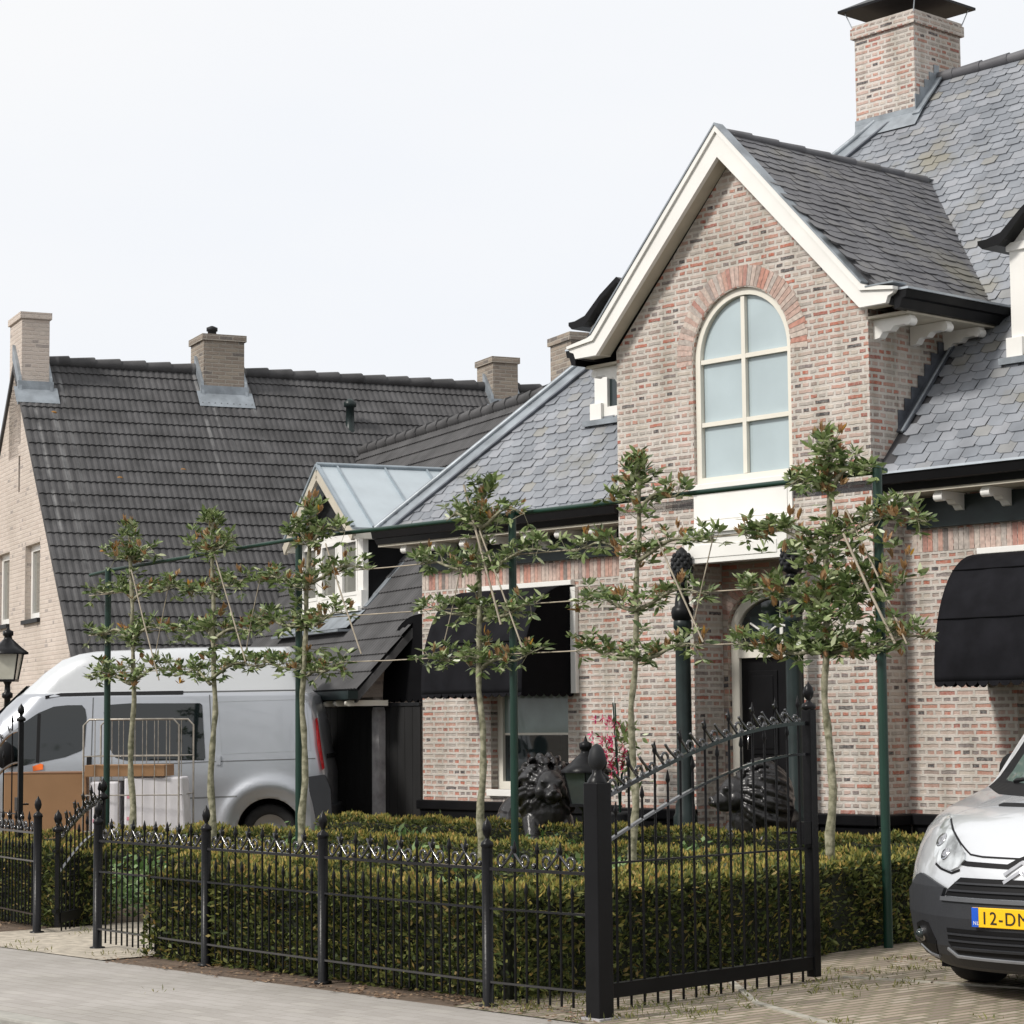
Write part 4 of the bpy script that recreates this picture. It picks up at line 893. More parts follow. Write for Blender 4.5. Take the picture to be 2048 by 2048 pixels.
# ================================================================== HEDGES
def leaf_quads(P, D, Nn, ln, wd):
    """rhombic leaves: base P, direction D, face normal hint Nn"""
    D = D/np.linalg.norm(D, axis=1, keepdims=True); W = np.cross(D, Nn); W /= np.linalg.norm(W, axis=1, keepdims=True)+1e-9
    ln = ln[:, None]; wd = wd[:, None]
    return np.stack([P, P+D*ln*.5+W*wd*.5, P+D*ln, P+D*ln*.5-W*wd*.5], 1)
def wob(x, y, z): return .022*np.sin(x*5.1+z*3)+.018*np.sin(y*6.3+1.7+z*4)+.015*np.sin(x*13.7+y*11.3)
def hedge(label, u0, u1, v0, v1, ht, dens=2400, name='hedge', group='clipped garden hedges', tipd=1100, skew=0):
    o_ = ((u0+u1)/2, (v0+v1)/2, 0); t = thing(name, label, 'hedge', H, o_, group)
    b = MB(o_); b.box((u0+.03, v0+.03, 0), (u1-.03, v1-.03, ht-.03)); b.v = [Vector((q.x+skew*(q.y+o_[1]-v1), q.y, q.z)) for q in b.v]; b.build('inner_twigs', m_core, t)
    V_ = []; T_ = []
    faces = [((1, 0), v0, (0, -1, 0), (u1-u0, ht)), ((1, 0), v1, (0, 1, 0), (u1-u0, ht)), ((0, 1), u0, (-1, 0, 0), (v1-v0, ht)), ((0, 1), u1, (1, 0, 0), (v1-v0, ht)), (None, ht, (0, 0, 1), (u1-u0, v1-v0))]
    for ax, c, nn, (a, h) in faces:
        dd = dens*(.35 if nn in ((0, 1, 0), (-1, 0, 0)) else 1)
        n = int(a*h*dd); r1 = RNG.random(n); r2 = RNG.random(n)
        if ax == (1, 0): P = np.stack([u0+r1*a, np.full(n, c), r2*ht], 1)
        elif ax == (0, 1): P = np.stack([np.full(n, c), v0+r1*a, r2*ht], 1)
        else: P = np.stack([u0+r1*a, v0+r2*h, np.full(n, c)], 1)
        nv = np.array(nn, float); off = wob(P[:, 0], P[:, 1], P[:, 2])+RNG.normal(0, .018, n)-.012
        # gather into sprigs
        P = P+nv*off[:, None]
        D = nv*.55+np.array([0, 0, .35])+RNG.normal(0, .55, (n, 3)); Nn = RNG.normal(0, 1, (n, 3))+nv
        q = leaf_quads(P, D, Nn, RNG.uniform(.028, .066, n), RNG.uniform(.012, .026, n)); V_.append(q)
        if nn == (0, 0, 1) or nn in ((0, -1, 0), (1, 0, 0)):
            m_ = int(a*h*(tipd if nn == (0, 0, 1) else tipd*.13)); r1 = RNG.random(m_); r2 = RNG.random(m_)
            if ax == (1, 0): P = np.stack([u0+r1*a, np.full(m_, c), ht*(1-r2**1.6*.98)], 1)
            elif ax == (0, 1): P = np.stack([np.full(m_, c), v0+r1*a, ht*(1-r2**1.6*.98)], 1)
            else: P = np.stack([u0+r1*a, v0+r2*h, np.full(m_, c)], 1)
            P = P+nv*(wob(P[:, 0], P[:, 1], P[:, 2])+.008+np.abs(RNG.normal(0, .012, m_)))[:, None]
            D = nv*.7+np.array([0, 0, .5])+RNG.normal(0, .4, (m_, 3)); Nn = RNG.normal(0, 1, (m_, 3))+nv
            T_.append(leaf_quads(P, D, Nn, RNG.uniform(.026, .056, m_), RNG.uniform(.012, .024, m_)))
    for A in V_+T_: A[..., 0] += skew*(A[..., 1]-v1)
    fast_mesh('foliage', np.concatenate(V_)-np.array(o_), 0, m_hedge, t)
    fast_mesh('new_growth', np.concatenate(T_)-np.array(o_), 0, m_tip, t)
    return t
hedge('dark clipped hedge behind the iron fence, running to the acorn pillar', .36, 3.94, -8.03, -7.58, .56, 4200)
hedge('clipped hedge behind the open gate, running back beside the driveway', 2.88, 3.35, -7.58, -3.4, .56, 3600, skew=-.13)
hedge('clipped hedge behind the fence, left of the garden gate', -6.0, -1.98, -7.3, -6.85, .56, 3000)
hedge('short shaded hedge closing the garden path behind the small gate', -1.6, .35, -6.62, -6.2, .50, 2800)
hedge('inner hedge row across the garden, nearest to the front hedge', -5.0, 3.1, -5.55, -5.1, .47, 1900)
hedge('inner hedge row standing behind the row of trained trees', -6.3, 2.7, -3.35, -2.9, .46, 1500)
hedge('far hedge row close to the house plinth, below the windows', -6.7, 3.3, -1.35, -.85, .50, 1300)
hedge('short inner hedge row beside the rightmost green pole, leading towards the house', 2.30, 2.65, -4.7, -3.35, .50, 1800)
hedge('hedge row leading to the house at the left side of the garden', -5.9, -5.5, -6.7, -3.35, .50, 1200)
# ground cover between the rows
def cover(name, regs, n, m, hmin, hmax, ls, kind='stuff', label=None, cat=None):
    V_ = []
    for (u0, u1, v0, v1) in regs:
        k = int(n*(u1-u0)*(v1-v0)); P = np.stack([RNG.uniform(u0, u1, k), RNG.uniform(v0, v1, k), RNG.uniform(hmin, hmax, k)], 1)
        P[:, 2] *= (.6+.4*np.sin(P[:, 0]*3.1)*np.sin(P[:, 1]*4.3))
        D = RNG.normal(0, .6, (k, 3)); D[:, 2] = np.abs(D[:, 2])*.6+.15; Nn = RNG.normal(0, .5, (k, 3))+np.array([0, 0, 1])
        V_.append(leaf_quads(P, D, Nn, RNG.uniform(ls*.6, ls*1.3, k), RNG.uniform(ls*.35, ls*.6, k)))
    o = fast_mesh(name, np.concatenate(V_), 0, m); o.location = H.o; o.rotation_euler = (0, 0, H.a); tag(o, label, cat, None, kind); return o
cover('ground_cover', [(-5.4, 2.5, -5.0, -3.4), (-6.6, 3.2, -2.8, -1.4), (.4, 3.4, -7.5, -5.6), (-1.8, 3.3, -6.1, -5.6), (-6, -2, -6.8, -5.6)], 520, m_cover, .04, .50, .085, label='light green leafy ground cover between the hedge rows', cat='ground cover')
def weeds(name, regs, m, label, cat, n, hs, flat=False):
    V_ = []
    for (u0, u1, v0, v1, dn) in regs:
        k = int(n*dn*(u1-u0)*(v1-v0)); cl = max(3, k//14); cx = RNG.uniform(u0, u1, cl); cy = RNG.uniform(v0, v1, cl); id_ = RNG.integers(0, cl, k)
        P = np.stack([cx[id_]+RNG.normal(0, .06, k), cy[id_]+RNG.normal(0, .045, k), np.full(k, .006)], 1)
        D = RNG.normal(0, .5 if not flat else 1, (k, 3)); D[:, 2] = np.abs(D[:, 2])+.35 if not flat else .05+.1*RNG.random(k)
        V_.append(leaf_quads(P, D, RNG.normal(0, 1, (k, 3)) if not flat else RNG.normal(0, .2, (k, 3))+np.array([0, 0, 1]), RNG.uniform(hs*.5, hs*1.4, k), RNG.uniform(hs*.12, hs*.3, k) if not flat else RNG.uniform(hs*.4, hs*.7, k)))
    o = fast_mesh(name, np.concatenate(V_), 0, m); o.location = H.o; o.rotation_euler = (0, 0, H.a); tag(o, label, cat, None, 'stuff'); return o
weeds('weeds', [(4.0, 5.2, -7.9, -5.2, .75), (4.0, 7.0, -5.4, -3.6, .35), (5.0, 9, -8.4, -6.5, .2), (3.9, 5.0, -8.42, -7.6, 1.6), (0, .4, -8.4, -7.7, .6), (-1.7, -.2, -8.4, -6.9, .15), (-2, 6, -10.3, -8.5, .006)], m_grass, 'straggly weeds growing in the joints of the paving', 'weeds', 320, .035)
weeds('leaf_litter', [(.3, 4.9, -8.42, -8.06, 1.0), (-6, -2, -7.9, -7.3, .7), (4.0, 4.4, -7.6, -4, .4)], m_dry, 'dry brown leaf litter along the foot of the hedge', 'leaf litter', 500, .03, True)
b = MB(); b.add([(-.30, -8.398, .003), (4.9, -8.398, .003), (4.9, -8.0, .003), (-.30, -8.0, .003)], [(0, 1, 2, 3)]); 
# ================================================================== TRAINED TREES
TU = [(-5.73, 'leftmost espaliered tree, in front of the silver van cab', .85), (-4.30, 'second espaliered tree from the left, in front of the silver van side window', .9), (-2.85, 'espaliered tree beside the second green pole, at the rear of the silver van', 1.05),
      (-.51, 'espaliered tree in front of the left window awning', 1.0), (1.26, 'espaliered tree left of the door, with bare gaps between its tiers', .85), (3.12, 'densest espaliered tree, right of the black door beside the rightmost green pole', 1.6)]
TIERS = [2.06, 2.44, 2.85, 3.22]
def shoots(starts, dirs, nl, ll, P_, D_, S_, shootp):
    for s_, d_ in zip(starts, dirs):
        new = random.random() < shootp
        n = nl+random.randint(-2, 2)
        for k in range(n):
            a = k*2.4+random.random(); spread = .35 if new else .95
            side = np.array([math.cos(a), math.sin(a), 0])*spread
            d = np.array(d_)*.8+side+np.array([0, 0, .35 if not new else 1.0])+RNG.normal(0, .22, 3)
            p = np.array(s_)+np.array(d_)*(.012*k/n*3)
            (S_ if new else P_).append((p, d, ll*random.uniform(.6, 1.2)*(.8 if new else 1)))
def leaf_hex(L_):
    P = np.array([a[0] for a in L_]); D = np.array([a[1] for a in L_]); D /= np.linalg.norm(D, axis=1, keepdims=True); ln = np.array([a[2] for a in L_])[:, None]
    Nn = RNG.normal(0, .7, P.shape)+np.array([0, 0, .8]); W = np.cross(D, Nn); W /= np.linalg.norm(W, axis=1, keepdims=True); U_ = np.cross(W, D); wd = ln*RNG.uniform(.30, .40, (len(P), 1))
    droop = -U_*ln*.10
    return np.stack([P, P+D*ln*.33+W*wd*.46, P+D*ln*.68+W*wd*.38+droop*.3, P+D*ln+droop, P+D*ln*.68-W*wd*.38+droop*.3, P+D*ln*.33-W*wd*.46], 1)
def tree(u, label, dens):
    v = -4.33; o_ = (u, v, 0); t = thing('espalier_tree', label, 'tree', H, o_, 'espaliered trees along the garden'); OO = np.array(o_)
    ph = random.random()*6; lean = random.uniform(-.03, .03)
    tx = lambda z: u+.045*math.sin(z*1.9+ph)*(z/3.4)+.016*math.sin(z*6+ph)+.006*math.sin(z*13+ph)-lean*(3.3-z)
    zs = np.linspace(0, 3.42, 24)
    b = MB(o_); b.tube([(tx(z), v+.01*math.sin(z*5+ph), z) for z in zs], [.026*(1-z/3.42)+.013+.018*math.exp(-z*3)+.004*math.sin(z*17+ph)+.0025*math.sin(z*41) for z in zs], 8); b.build('trunk', m_bark, t)
    Lf, Sh = [], []; b = MB(o_)
    for ti, z in enumerate(TIERS):
        for s in (-1, 1):
            ln = random.uniform(.60, .82)*(1 if ti < 3 else .6); zz = z+random.uniform(-.03, .03)
            pts = []
            for k in range(9):
                a = k/8; pts.append((tx(zz)+s*ln*a, v+.03*math.sin(a*4+ti+ph), zz-.10*(1-a)**3+.03*math.sin(a*7+ph+ti)))
            b.tube(pts, [.014*(1-k/8)+.004 for k in range(9)], 6)
            st, di = [], []; n = int(ln/.018*dens)
            for k in range(n):
                a = random.uniform(.03, 1.03); i = min(7, int(a*8)); f = a*8-i; p = np.array(pts[i])*(1-f)+np.array(pts[min(8, i+1)])*f
                d = np.array([random.gauss(0, .5), random.gauss(0, .6), random.gauss(.35, .55)]); d /= np.linalg.norm(d); tw = random.uniform(.02, .13)
                q = p+d*tw; b.tube([p, q], .0028, 4, cap=False); st.append(q); di.append(d)
            shoots(st, di, 8, .084, Lf, None, Sh, .13)
    st, di = [], []
    for k in range(int(60*dens)):
        z = random.choice([random.uniform(1.95, 3.4), random.uniform(3.1, 3.45), random.choice(TIERS)+random.uniform(-.05, .1)]); p = np.array((tx(z), v, z)); d = np.array([random.gauss(0, .7), random.gauss(0, .7), random.gauss(.3, .4)]); d /= np.linalg.norm(d); q = p+d*random.uniform(.04, .14)
        b.tube([p, q], .003, 4, cap=False); st.append(q); di.append(d)
    for k in range(16): st.append(np.array((tx(3.4)+random.gauss(0, .05), v+random.gauss(0, .05), random.uniform(3.36, 3.52)))); di.append(np.array([0, 0, 1.]))
    if dens > 1.3:
        for k in range(190): 
            q = np.array((u+random.gauss(.05, .30), v+random.gauss(0, .12), random.uniform(1.95, 2.75))); st.append(q); di.append(np.array([random.gauss(0, .5), random.gauss(0, .5), .5]))
    shoots(st, di, 8, .086, Lf, None, Sh, .17)
    b.build('branches', m_bark, t)
    cr_ = fast_mesh('crown', np.concatenate([leaf_hex(Lf), leaf_hex(Sh)])-OO, 0, m_leaf, t); cr_.data.materials.append(m_shoot)
    cr_.data.polygons.foreach_set('material_index', np.array([0]*len(Lf)+[1]*len(Sh), 'i'))
def shoots(starts, dirs, nl, ll, Lf, _, Sh, shootp):
    for s_, d_ in zip(starts, dirs):
        new = random.random() < shootp; n = nl+random.randint(-2, 2)
        for k in range(n):
            a = k*2.4+random.random(); spread = .38 if new else 1.0; side = np.array([math.cos(a), math.sin(a), 0])*spread
            d = np.array(d_)*.7+side+np.array([0, 0, .15 if not new else 1.0])+RNG.normal(0, .25, 3)
            (Sh if new else Lf).append((np.array(s_)+RNG.normal(0, .008, 3), d, ll*random.uniform(.55, 1.2)*(.85 if new else 1)))
for a in TU: tree(*a)
# ---- trellis of green tubes and canes
to = (3.52, -4.22, 0)
tr = thing('tree_trellis', 'dark green steel tube frame with thin canes that the trees are trained on', 'plant support', H, to)
GP = [(3.555, -4.30, 3.22), (-.28, -4.20, 3.22), (-3.16, -4.20, 3.22), (-6.36, -4.20, 3.10)]
for u, v, z in GP: b = MB(to); b.tube([(u, v, 0), (u, v, z)], .032, 12); b.ell((u, v, z), (.034, .034, .02), 10, 4); b.build('pole', m_green, tr)
b = MB(to); b.tube([(3.56, -4.21, 3.21), (-.28, -4.17, 3.205), (-3.16, -4.17, 3.20), (-6.36, -4.17, 3.09), (-6.75, -4.17, 3.06)], .019, 8); b.build('top_rail', m_green, tr)
def cane(p, q, r=.009): b = MB(to); b.tube([p, tuple((a+c)/2+random.uniform(-.01, .01) for a, c in zip(p, q)), q], r*.8, 6); b.build('cane', m_bamboo, tr)
for z in (2.07, 2.46, 2.86): cane((-6.6, -4.27, z-.02), (-3.3, -4.27, z), .007); cane((-3.3, -4.27, z), (-.3, -4.27, z), .007); cane((-.3, -4.27, z), (3.9, -4.27, z), .007)
for u in (-5.62, -4.2, -2.5, -.45, 1.5, 3.35): cane((u, -4.40, 3.05+random.uniform(-.1, .1)), (u+.50, -4.40, 1.98+random.uniform(-.05, .15)), .009)
for u in (-5.0, -3.5, -.7, 2.1): cane((u, -4.38, 2.85), (u-.22, -4.38, 2.2), .006)
cane((-.62, -4.42, 3.45), (-.18, -4.42, 2.3), .012); cane((3.38, -4.46, 2.78), (3.80, -4.46, 2.02), .012)

# ================================================================== SURFACE PANELS
def panel2d(poly, step, mapf, eps0, thick, org, name, m, parent, closed=True, bev=False):
    """2-D polygon cut on a grid and laid on a curved body, standing eps0 proud with a rim"""
    bm = bmesh.new(); vs = [bm.verts.new((x, z, 0)) for x, z in poly]; bm.faces.new(vs)
    xs = [p[0] for p in poly]; zs = [p[1] for p in poly]
    for ax, lo, hi in ((0, min(xs), max(xs)), (1, min(zs), max(zs))):
        k = math.floor(lo/step)+1
        while k*step < hi:
            co = [0, 0, 0]; co[ax] = k*step; no_ = [0, 0, 0]; no_[ax] = 1
            bmesh.ops.bisect_plane(bm, geom=bm.verts[:]+bm.edges[:]+bm.faces[:], plane_co=co, plane_no=no_); k += 1
    ext = bmesh.ops.extrude_face_region(bm, geom=bm.faces[:]); tv = {g for g in ext['geom'] if isinstance(g, bmesh.types.BMVert)}
    for v in bm.verts:
        x, z = v.co.x, v.co.y; p = mapf(x, z, eps0+(thick if v in tv else 0)); v.co = Vector(p)-Vector(org)
    bmesh.ops.recalc_face_normals(bm, faces=bm.faces)
    me = bpy.data.meshes.new(name); bm.to_mesh(me); bm.free(); me.materials.append(m); auto_uv(me)
    o = bpy.data.objects.new(name, me); COL.objects.link(o); o.parent = parent; return o
def strip2d(line, w_, step, mapf, eps, org, name, m, parent):
    pts = [Vector((x, z)) for x, z in line]; L1, L2 = [], []
    for i, p in enumerate(pts):
        d = (pts[min(i+1, len(pts)-1)]-pts[max(i-1, 0)]).normalized(); n = Vector((-d.y, d.x))*w_/2; L1.append(tuple(p+n)); L2.append(tuple(p-n))
    return panel2d(L1+L2[::-1], step, mapf, .0, eps, org, name, m, parent)
def wheel(parent, org, c, ax, r, wdt, name='wheel'):
    c = Vector(c); ax = Vector(ax).normalized(); q = ax.to_track_quat('Z', 'Y').to_matrix()
    def lat(prof, n=36):
        b = MB(org); vs = []; fs = []
        for rr, h in prof:
            for k in range(n): t = 2*math.pi*k/n; vs.append(c+q @ Vector((rr*math.cos(t), rr*math.sin(t), h)))
        for i in range(len(prof)-1):
            for k in range(n): k2 = (k+1) % n; fs.append((i*n+k, i*n+k2, (i+1)*n+k2, (i+1)*n+k))
        return b.add(vs, fs, True)
    h = wdt/2
    wh = lat([(r*.62, h*.8), (r*.66, h), (r*.9, h), (r*.98, h*.8), (r, h*.5), (r, -h*.5), (r*.98, -h*.8), (r*.66, -h), (r*.62, -h*.8)]).build(name, m_tyre, parent)
    rim = lat([(0, h*.45), (r*.12, h*.5), (r*.15, h*.35), (r*.50, h*.40), (r*.60, h*.75), (r*.64, h*.82), (r*.62, -h*.8)]).build('rim', m_rim, wh)
    return wh

# ================================================================== SILVER VAN on the left (world frame, side parallel to the street view)
VO = (-4.7, 26.9, 0)
van = thing('silver_van', 'silver high roofed panel van parked in front of the long black roofed house', 'van', WF, VO)
TOPP = [(-7.25, .62), (-7.18, .88), (-7.0, 1.02), (-6.5, 1.20), (-6.25, 1.34), (-5.95, 1.64), (-5.81, 1.80), (-5.61, 1.98), (-5.40, 2.16), (-5.2, 2.30), (-5.0, 2.36), (-4.83, 2.385), (-3.85, 2.42), (-2.62, 2.42), (-2.55, 2.36), (-2.46, 2.10), (-2.40, 1.93), (-2.30, 1.86), (-2.22, 1.60), (-2.16, 1.20), (-2.12, 1.0)]
def ztop(x): return float(np.interp(x, [a for a, _ in TOPP], [c for _, c in TOPP]))
def vinset(x, z):
    i = .05*max(0, (.38-z)/.18)+(-.022*math.exp(-((z-.92)/.22)**2))
    i += .12*max(0, min(1, (z-1.12)/.78))**1.25
    if z > 1.90: i += .035+.10*(z-1.9)/.5
    if x > -2.75: i += .14*((x+2.75)/.63)**2.6
    if x < -5.9: i += .34*((-5.9-x)/1.35)**1.8
    zt = ztop(x); r = .16 if x > -4.9 else .16+.30*min(1, (-4.9-x)/.7)
    r = min(r, .7*(zt-.25)); q = max(0, min(1, (z-(zt-r))/r)); i += r*.9*(1-math.sqrt(max(0, 1-q*q)))
    # wheel arch flare
    d = math.hypot(x+2.765, z-.36); i -= .055*math.exp(-((d-.50)/.085)**2)*(1 if z > .3 else .3)
    return i
def vside(x, z, e=0): return (x, 26+vinset(x, z)-e, z)
def vanbody():
    xs = sorted(set([round(a, 3) for a, _ in TOPP]+list(np.round(np.arange(-7.2, -2.12, .045), 3)))); nr = 8; vs = []; ring = []; lev = list(np.linspace(.22, 1.86, 36))+[1.88, 1.905, 1.93]+list(np.linspace(1.96, 2.42, 16)); nz = len(lev)-1
    for x in xs:
        zt = ztop(x); row = []; zb = .22
        for k in range(nz+1):
            z = min(lev[k], zt); row.append((x, 26+vinset(x, z), z))
        y0 = row[-1][1]
        top = [(x, y0+(26.95-y0)*k/nr, zt+.025*math.sin(math.pi/2*k/nr)) for k in range(1, nr+1)]
        half = row+top; full = half+[(p[0], 53.9-p[1], p[2]) for p in half[::-1][1:]]
        ring.append(len(full)); vs += full
    b = MB(VO); n = ring[0]; fs = []
    for i in range(len(xs)-1):
        for k in range(n-1): fs.append((i*n+k, i*n+k+1, (i+1)*n+k+1, (i+1)*n+k))
        fs.append((i*n+n-1, i*n, (i+1)*n, (i+1)*n+n-1))
    b.add(vs, fs, True); b.f += [tuple(range(n)), tuple(range((len(xs)-1)*n, len(xs)*n))]; b.sm += [False, False]
    return b.build('body', m_silver, van)
body = vanbody()
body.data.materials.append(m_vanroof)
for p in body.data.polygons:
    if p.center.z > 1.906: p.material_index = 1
# wheel wells cut into the body
for wx in (-2.765, -6.35):
    cb = MB(VO); cb.lathe((0, 0, 0), [(0, -.45), (.36, -.45), (.36, .45), (0, .45)], 40); me = bpy.data.meshes.new('well')
    cutter = cb.v; q = Matrix.Rotation(R(90), 3, 'X')
    me.from_pydata([tuple(q @ (v+Vector(VO))+Vector((wx, 26.15, .35))-Vector(VO)) for v in cb.v], [], cb.f)
    bm = bmesh.new(); bm.from_mesh(me); bmesh.ops.remove_doubles(bm, verts=bm.verts, dist=1e-5); bmesh.ops.recalc_face_normals(bm, faces=bm.faces); bm.to_mesh(me); bm.free()
    me.materials.append(m_silver); me.materials.append(m_vanroof); me.materials.append(m_plastb)
    for p in me.polygons: p.material_index = 2
    co = bpy.data.objects.new('well_cutter', me); COL.objects.link(co); co.location = van.location
    if len(body.data.materials) < 3: body.data.materials.append(m_plastb)
    md = body.modifiers.new('well', 'BOOLEAN'); md.object = co; md.operation = 'DIFFERENCE'; md.solver = 'EXACT'; md.material_mode = 'INDEX'
    bpy.context.view_layer.update()
    dg = bpy.context.evaluated_depsgraph_get(); nm = bpy.data.meshes.new_from_object(body.evaluated_get(dg)); body.modifiers.clear(); body.data = nm; bpy.data.objects.remove(co)
for wx in (-2.765, -6.35):
    wheel(van, VO, (wx, 26.20, .325), (0, -1, 0), .322, .21); wheel(van, VO, (wx, 27.70, .325), (0, 1, 0), .322, .21)
def vp(poly, name, m, par=None, e=.0, th=.006, step=.09): return panel2d(poly, step, vside, e-.004, th+.004, VO, name, m, par or van)
fwin = [(-5.74, 1.41), (-5.54, 1.59), (-5.39, 1.69), (-5.22, 1.76), (-5.07, 1.775), (-4.9, 1.775), (-4.86, 1.73), (-4.84, 1.63), (-4.85, 1.31), (-4.89, 1.26), (-5.07, 1.19), (-5.33, 1.14), (-5.52, 1.10), (-5.74, 1.08)]
fw = vp(fwin, 'window', m_glasst); strip2d([(-5.38, 1.68), (-5.375, 1.13)], .035, .1, vside, .011, VO, 'quarter_light_bar', m_plastb, fw)
vp([(-4.65, 1.69), (-4.6, 1.775), (-4.37, 1.79), (-3.56, 1.785), (-3.535, 1.765), (-3.485, 1.17), (-3.50, 1.145), (-4.37, 1.145), (-4.50, 1.18), (-4.60, 1.33)], 'window', m_glasst)
vp([(-5.43, 1.09), (-5.34, 1.12), (-5.31, 1.11), (-5.31, 1.055), (-5.42, 1.035)], 'indicator', m_orange, th=.015)
vp([(-4.82, 1.19), (-4.77, 1.19), (-4.77, 1.09), (-4.82, 1.09)], 'door_handle', m_plastb, th=.02)
vp([(-3.36, 1.19), (-3.31, 1.19), (-3.31, 1.09), (-3.36, 1.09)], 'door_handle', m_silver, th=.018)
b = MB(VO); b.ell((-5.72, 25.86, 1.22), (.11, .10, .155), 14, 10); b.bar((-5.72, 25.9, 1.16), (-5.66, 26.12, 1.16), .06, .05); b.build('mirror', m_plastb, van)
seam = lambda l, w_=.009, m=m_plastb, nm='seam': strip2d(l, w_, .06, vside, .0025, VO, nm, m, body)
m_seam = M('panel gap and crease', (.10, .105, .11), .6)
seam([(-4.775, 1.86), (-4.765, .36)], .012, m_seam); seam([(-3.455, 1.88), (-3.40, 1.14), (-3.36, .36)], .012, m_seam)
seam([(-5.85, 1.0), (-5.78, .40)], .012, m_seam); seam([(-4.72, 1.10), (-4.37, 1.10), (-3.76, 1.11), (-3.45, 1.125), (-2.25, 1.15)], .011, m_seam)  # second strip is a body crease, its shade drawn as a dark line
seam([(-4.7, .70), (-3.8, .715), (-3.12, .735)], .018, m_seam); seam([(-3.36, 1.80), (-2.36, 1.82), (-2.30, 1.24), (-3.30, 1.21), (-3.36, 1.80)], .008, M('pressed edge', (.36, .38, .40), .4, metal=.5), 'pressing')
strip2d([(-5.32, 1.865), (-5.15, 1.895), (-4.58, 1.905), (-3.76, 1.91)], .038, .06, vside, .004, VO, 'roof_gutter', m_plastb, body)
strip2d([(-3.76, 1.915), (-2.45, 1.925)], .014, .06, vside, .004, VO, 'roof_gutter', m_seam, body)
vp([(-2.250, 1.60), (-2.232, 1.61), (-2.175, 1.22), (-2.145, 1.04), (-2.168, 1.02), (-2.230, 1.30)], 'tail_light', m_red, e=.02, th=.03, step=.02)
# far side glass, rear doors and plate so the van is whole from other positions
b = MB(VO); b.box((-2.14, 26.32, 1.15), (-2.125, 27.58, 1.20)); b.build('rear_trim', m_plastb, van)
b = MB(VO); b.box((-2.22, 26.10, .46), (-2.06, 27.80, .62)); b.prism([(-2.46, .60), (-2.46, .93), (-2.14, .97), (-2.075, .80), (-2.06, .48), (-2.44, .48)], 'y', 26.03, 26.16); b.prism([(-2.46, .60), (-2.46, .93), (-2.14, .97), (-2.075, .80), (-2.06, .48), (-2.44, .48)], 'y', 27.74, 27.87); b.build('rear_bumper', m_plast, van, bevel=.02)
b = MB(VO); b.add([(-6.20, 26.38, 1.40), (-5.62, 26.50, 1.97), (-5.62, 27.40, 1.97), (-6.20, 27.52, 1.40)], [(0, 1, 2, 3)]); o = b.build('windscreen', m_glasst, van); o.location.z += .035; o.modifiers.new('s', 'SOLIDIFY').thickness = .008
b = MB(VO); b.box((-7.30, 26.42, .28), (-7.05, 27.48, .62)); b.build('front_bumper', m_plast, van, bevel=.05)
for y in (26.50, 27.40): b = MB(VO); b.ell((-7.02, y, .86), (.14, .17, .10), 12, 8); b.build('headlight', m_clear, van)

# ================================================================== LIGHT SILVER VAN on the right
VF = Frame((2.645, 12.2, 0), R(-42)); RO = (0, 0, 0)
rv = thing('parked_van', 'light silver van facing the street, with a grey bumper and yellow plate', 'van', VF, RO)
ZP = [(.16,.16),(.22,.06),(.30,.02),(.45,0),(.60,.015),(.70,.04),(.80,.09),(.90,.16),(.96,.24),(1.01,.38),(1.06,.60),(1.11,.86),(1.16,1.02),(1.4,1.30),(1.80,1.78),(1.90,2.1),(1.94,2.6)]
WP = [(.16,.78),(.22,.85),(.30,.90),(.60,.945),(.90,.93),(1.05,.90),(1.16,.88),(1.8,.78),(1.94,.70)]
DP = [(.16,.42),(.6,.46),(.8,.46),(.95,.48),(1.06,.42),(1.16,.30),(1.8,.22),(1.94,.2)]
def II(z, T): return float(np.interp(z, [a for a, _ in T], [c for _, c in T]))
def yfr(x, z): return II(z, ZP)+II(z, DP)*min(1, abs(x)/II(z, WP))**2.6
def vfront(x, z, e=0):
    y = yfr(x, z); d = .01; gx = (yfr(x+d, z)-yfr(x-d, z))/(2*d); gz = (yfr(x, min(1.93, z+d))-yfr(x, z-d))/(2*d); n = Vector((gx, -1, gz)).normalized()
    return Vector((x, y, z))+n*e
zs_ = [.16, .19, .22, .26, .30, .36, .42, .48, .54, .60, .65, .70, .75, .80, .85, .90, .93, .96, .985, 1.01, 1.035, 1.06, 1.085, 1.11, 1.135, 1.16, 1.22, 1.3, 1.4, 1.5, 1.6, 1.7, 1.8, 1.85, 1.9, 1.92, 1.94]
nf = 44; rows = []
for z in zs_:
    W = II(z, WP); ye = yfr(W, z); row = []
    for y in (4.7, 4.0, 3.2, 2.6): row.append((-W, y, z))
    yy = max(ye, .2)
    for k in range(5): row.append((-W, 2.6+(ye-2.6)*(k+1)/6, z) if ye < 2.55 else (-W, 2.6, z))
    for k in range(nf+1): x = -W*math.cos(math.pi*k/nf); row.append((x, yfr(x, z), z))
    for k in range(5)[::-1]: row.append((W, 2.6+(ye-2.6)*(k+1)/6, z) if ye < 2.55 else (W, 2.6, z))
    for y in (2.6, 3.2, 4.0, 4.7): row.append((W, y, z))
    rows.append(row)
b = MB(RO); n = len(rows[0]); fs = [(i*n+k, i*n+(k+1) % n, (i+1)*n+(k+1) % n, (i+1)*n+k) for i in range(len(rows)-1) for k in range(n)]
b.add([p for r_ in rows for p in r_], fs, True); b.f += [tuple(range(n)), tuple(range((len(rows)-1)*n, len(rows)*n))]; b.sm += [False, False]
rb = b.build('body', m_silverR, rv)
def both(poly): return [poly, [(-x, z) for x, z in poly][::-1]]
def rp(poly, name, m, par=None, e=0, th=.006, step=.05): return panel2d(poly, step, vfront, e-.012, th+.012, RO, name, m, par or rv)
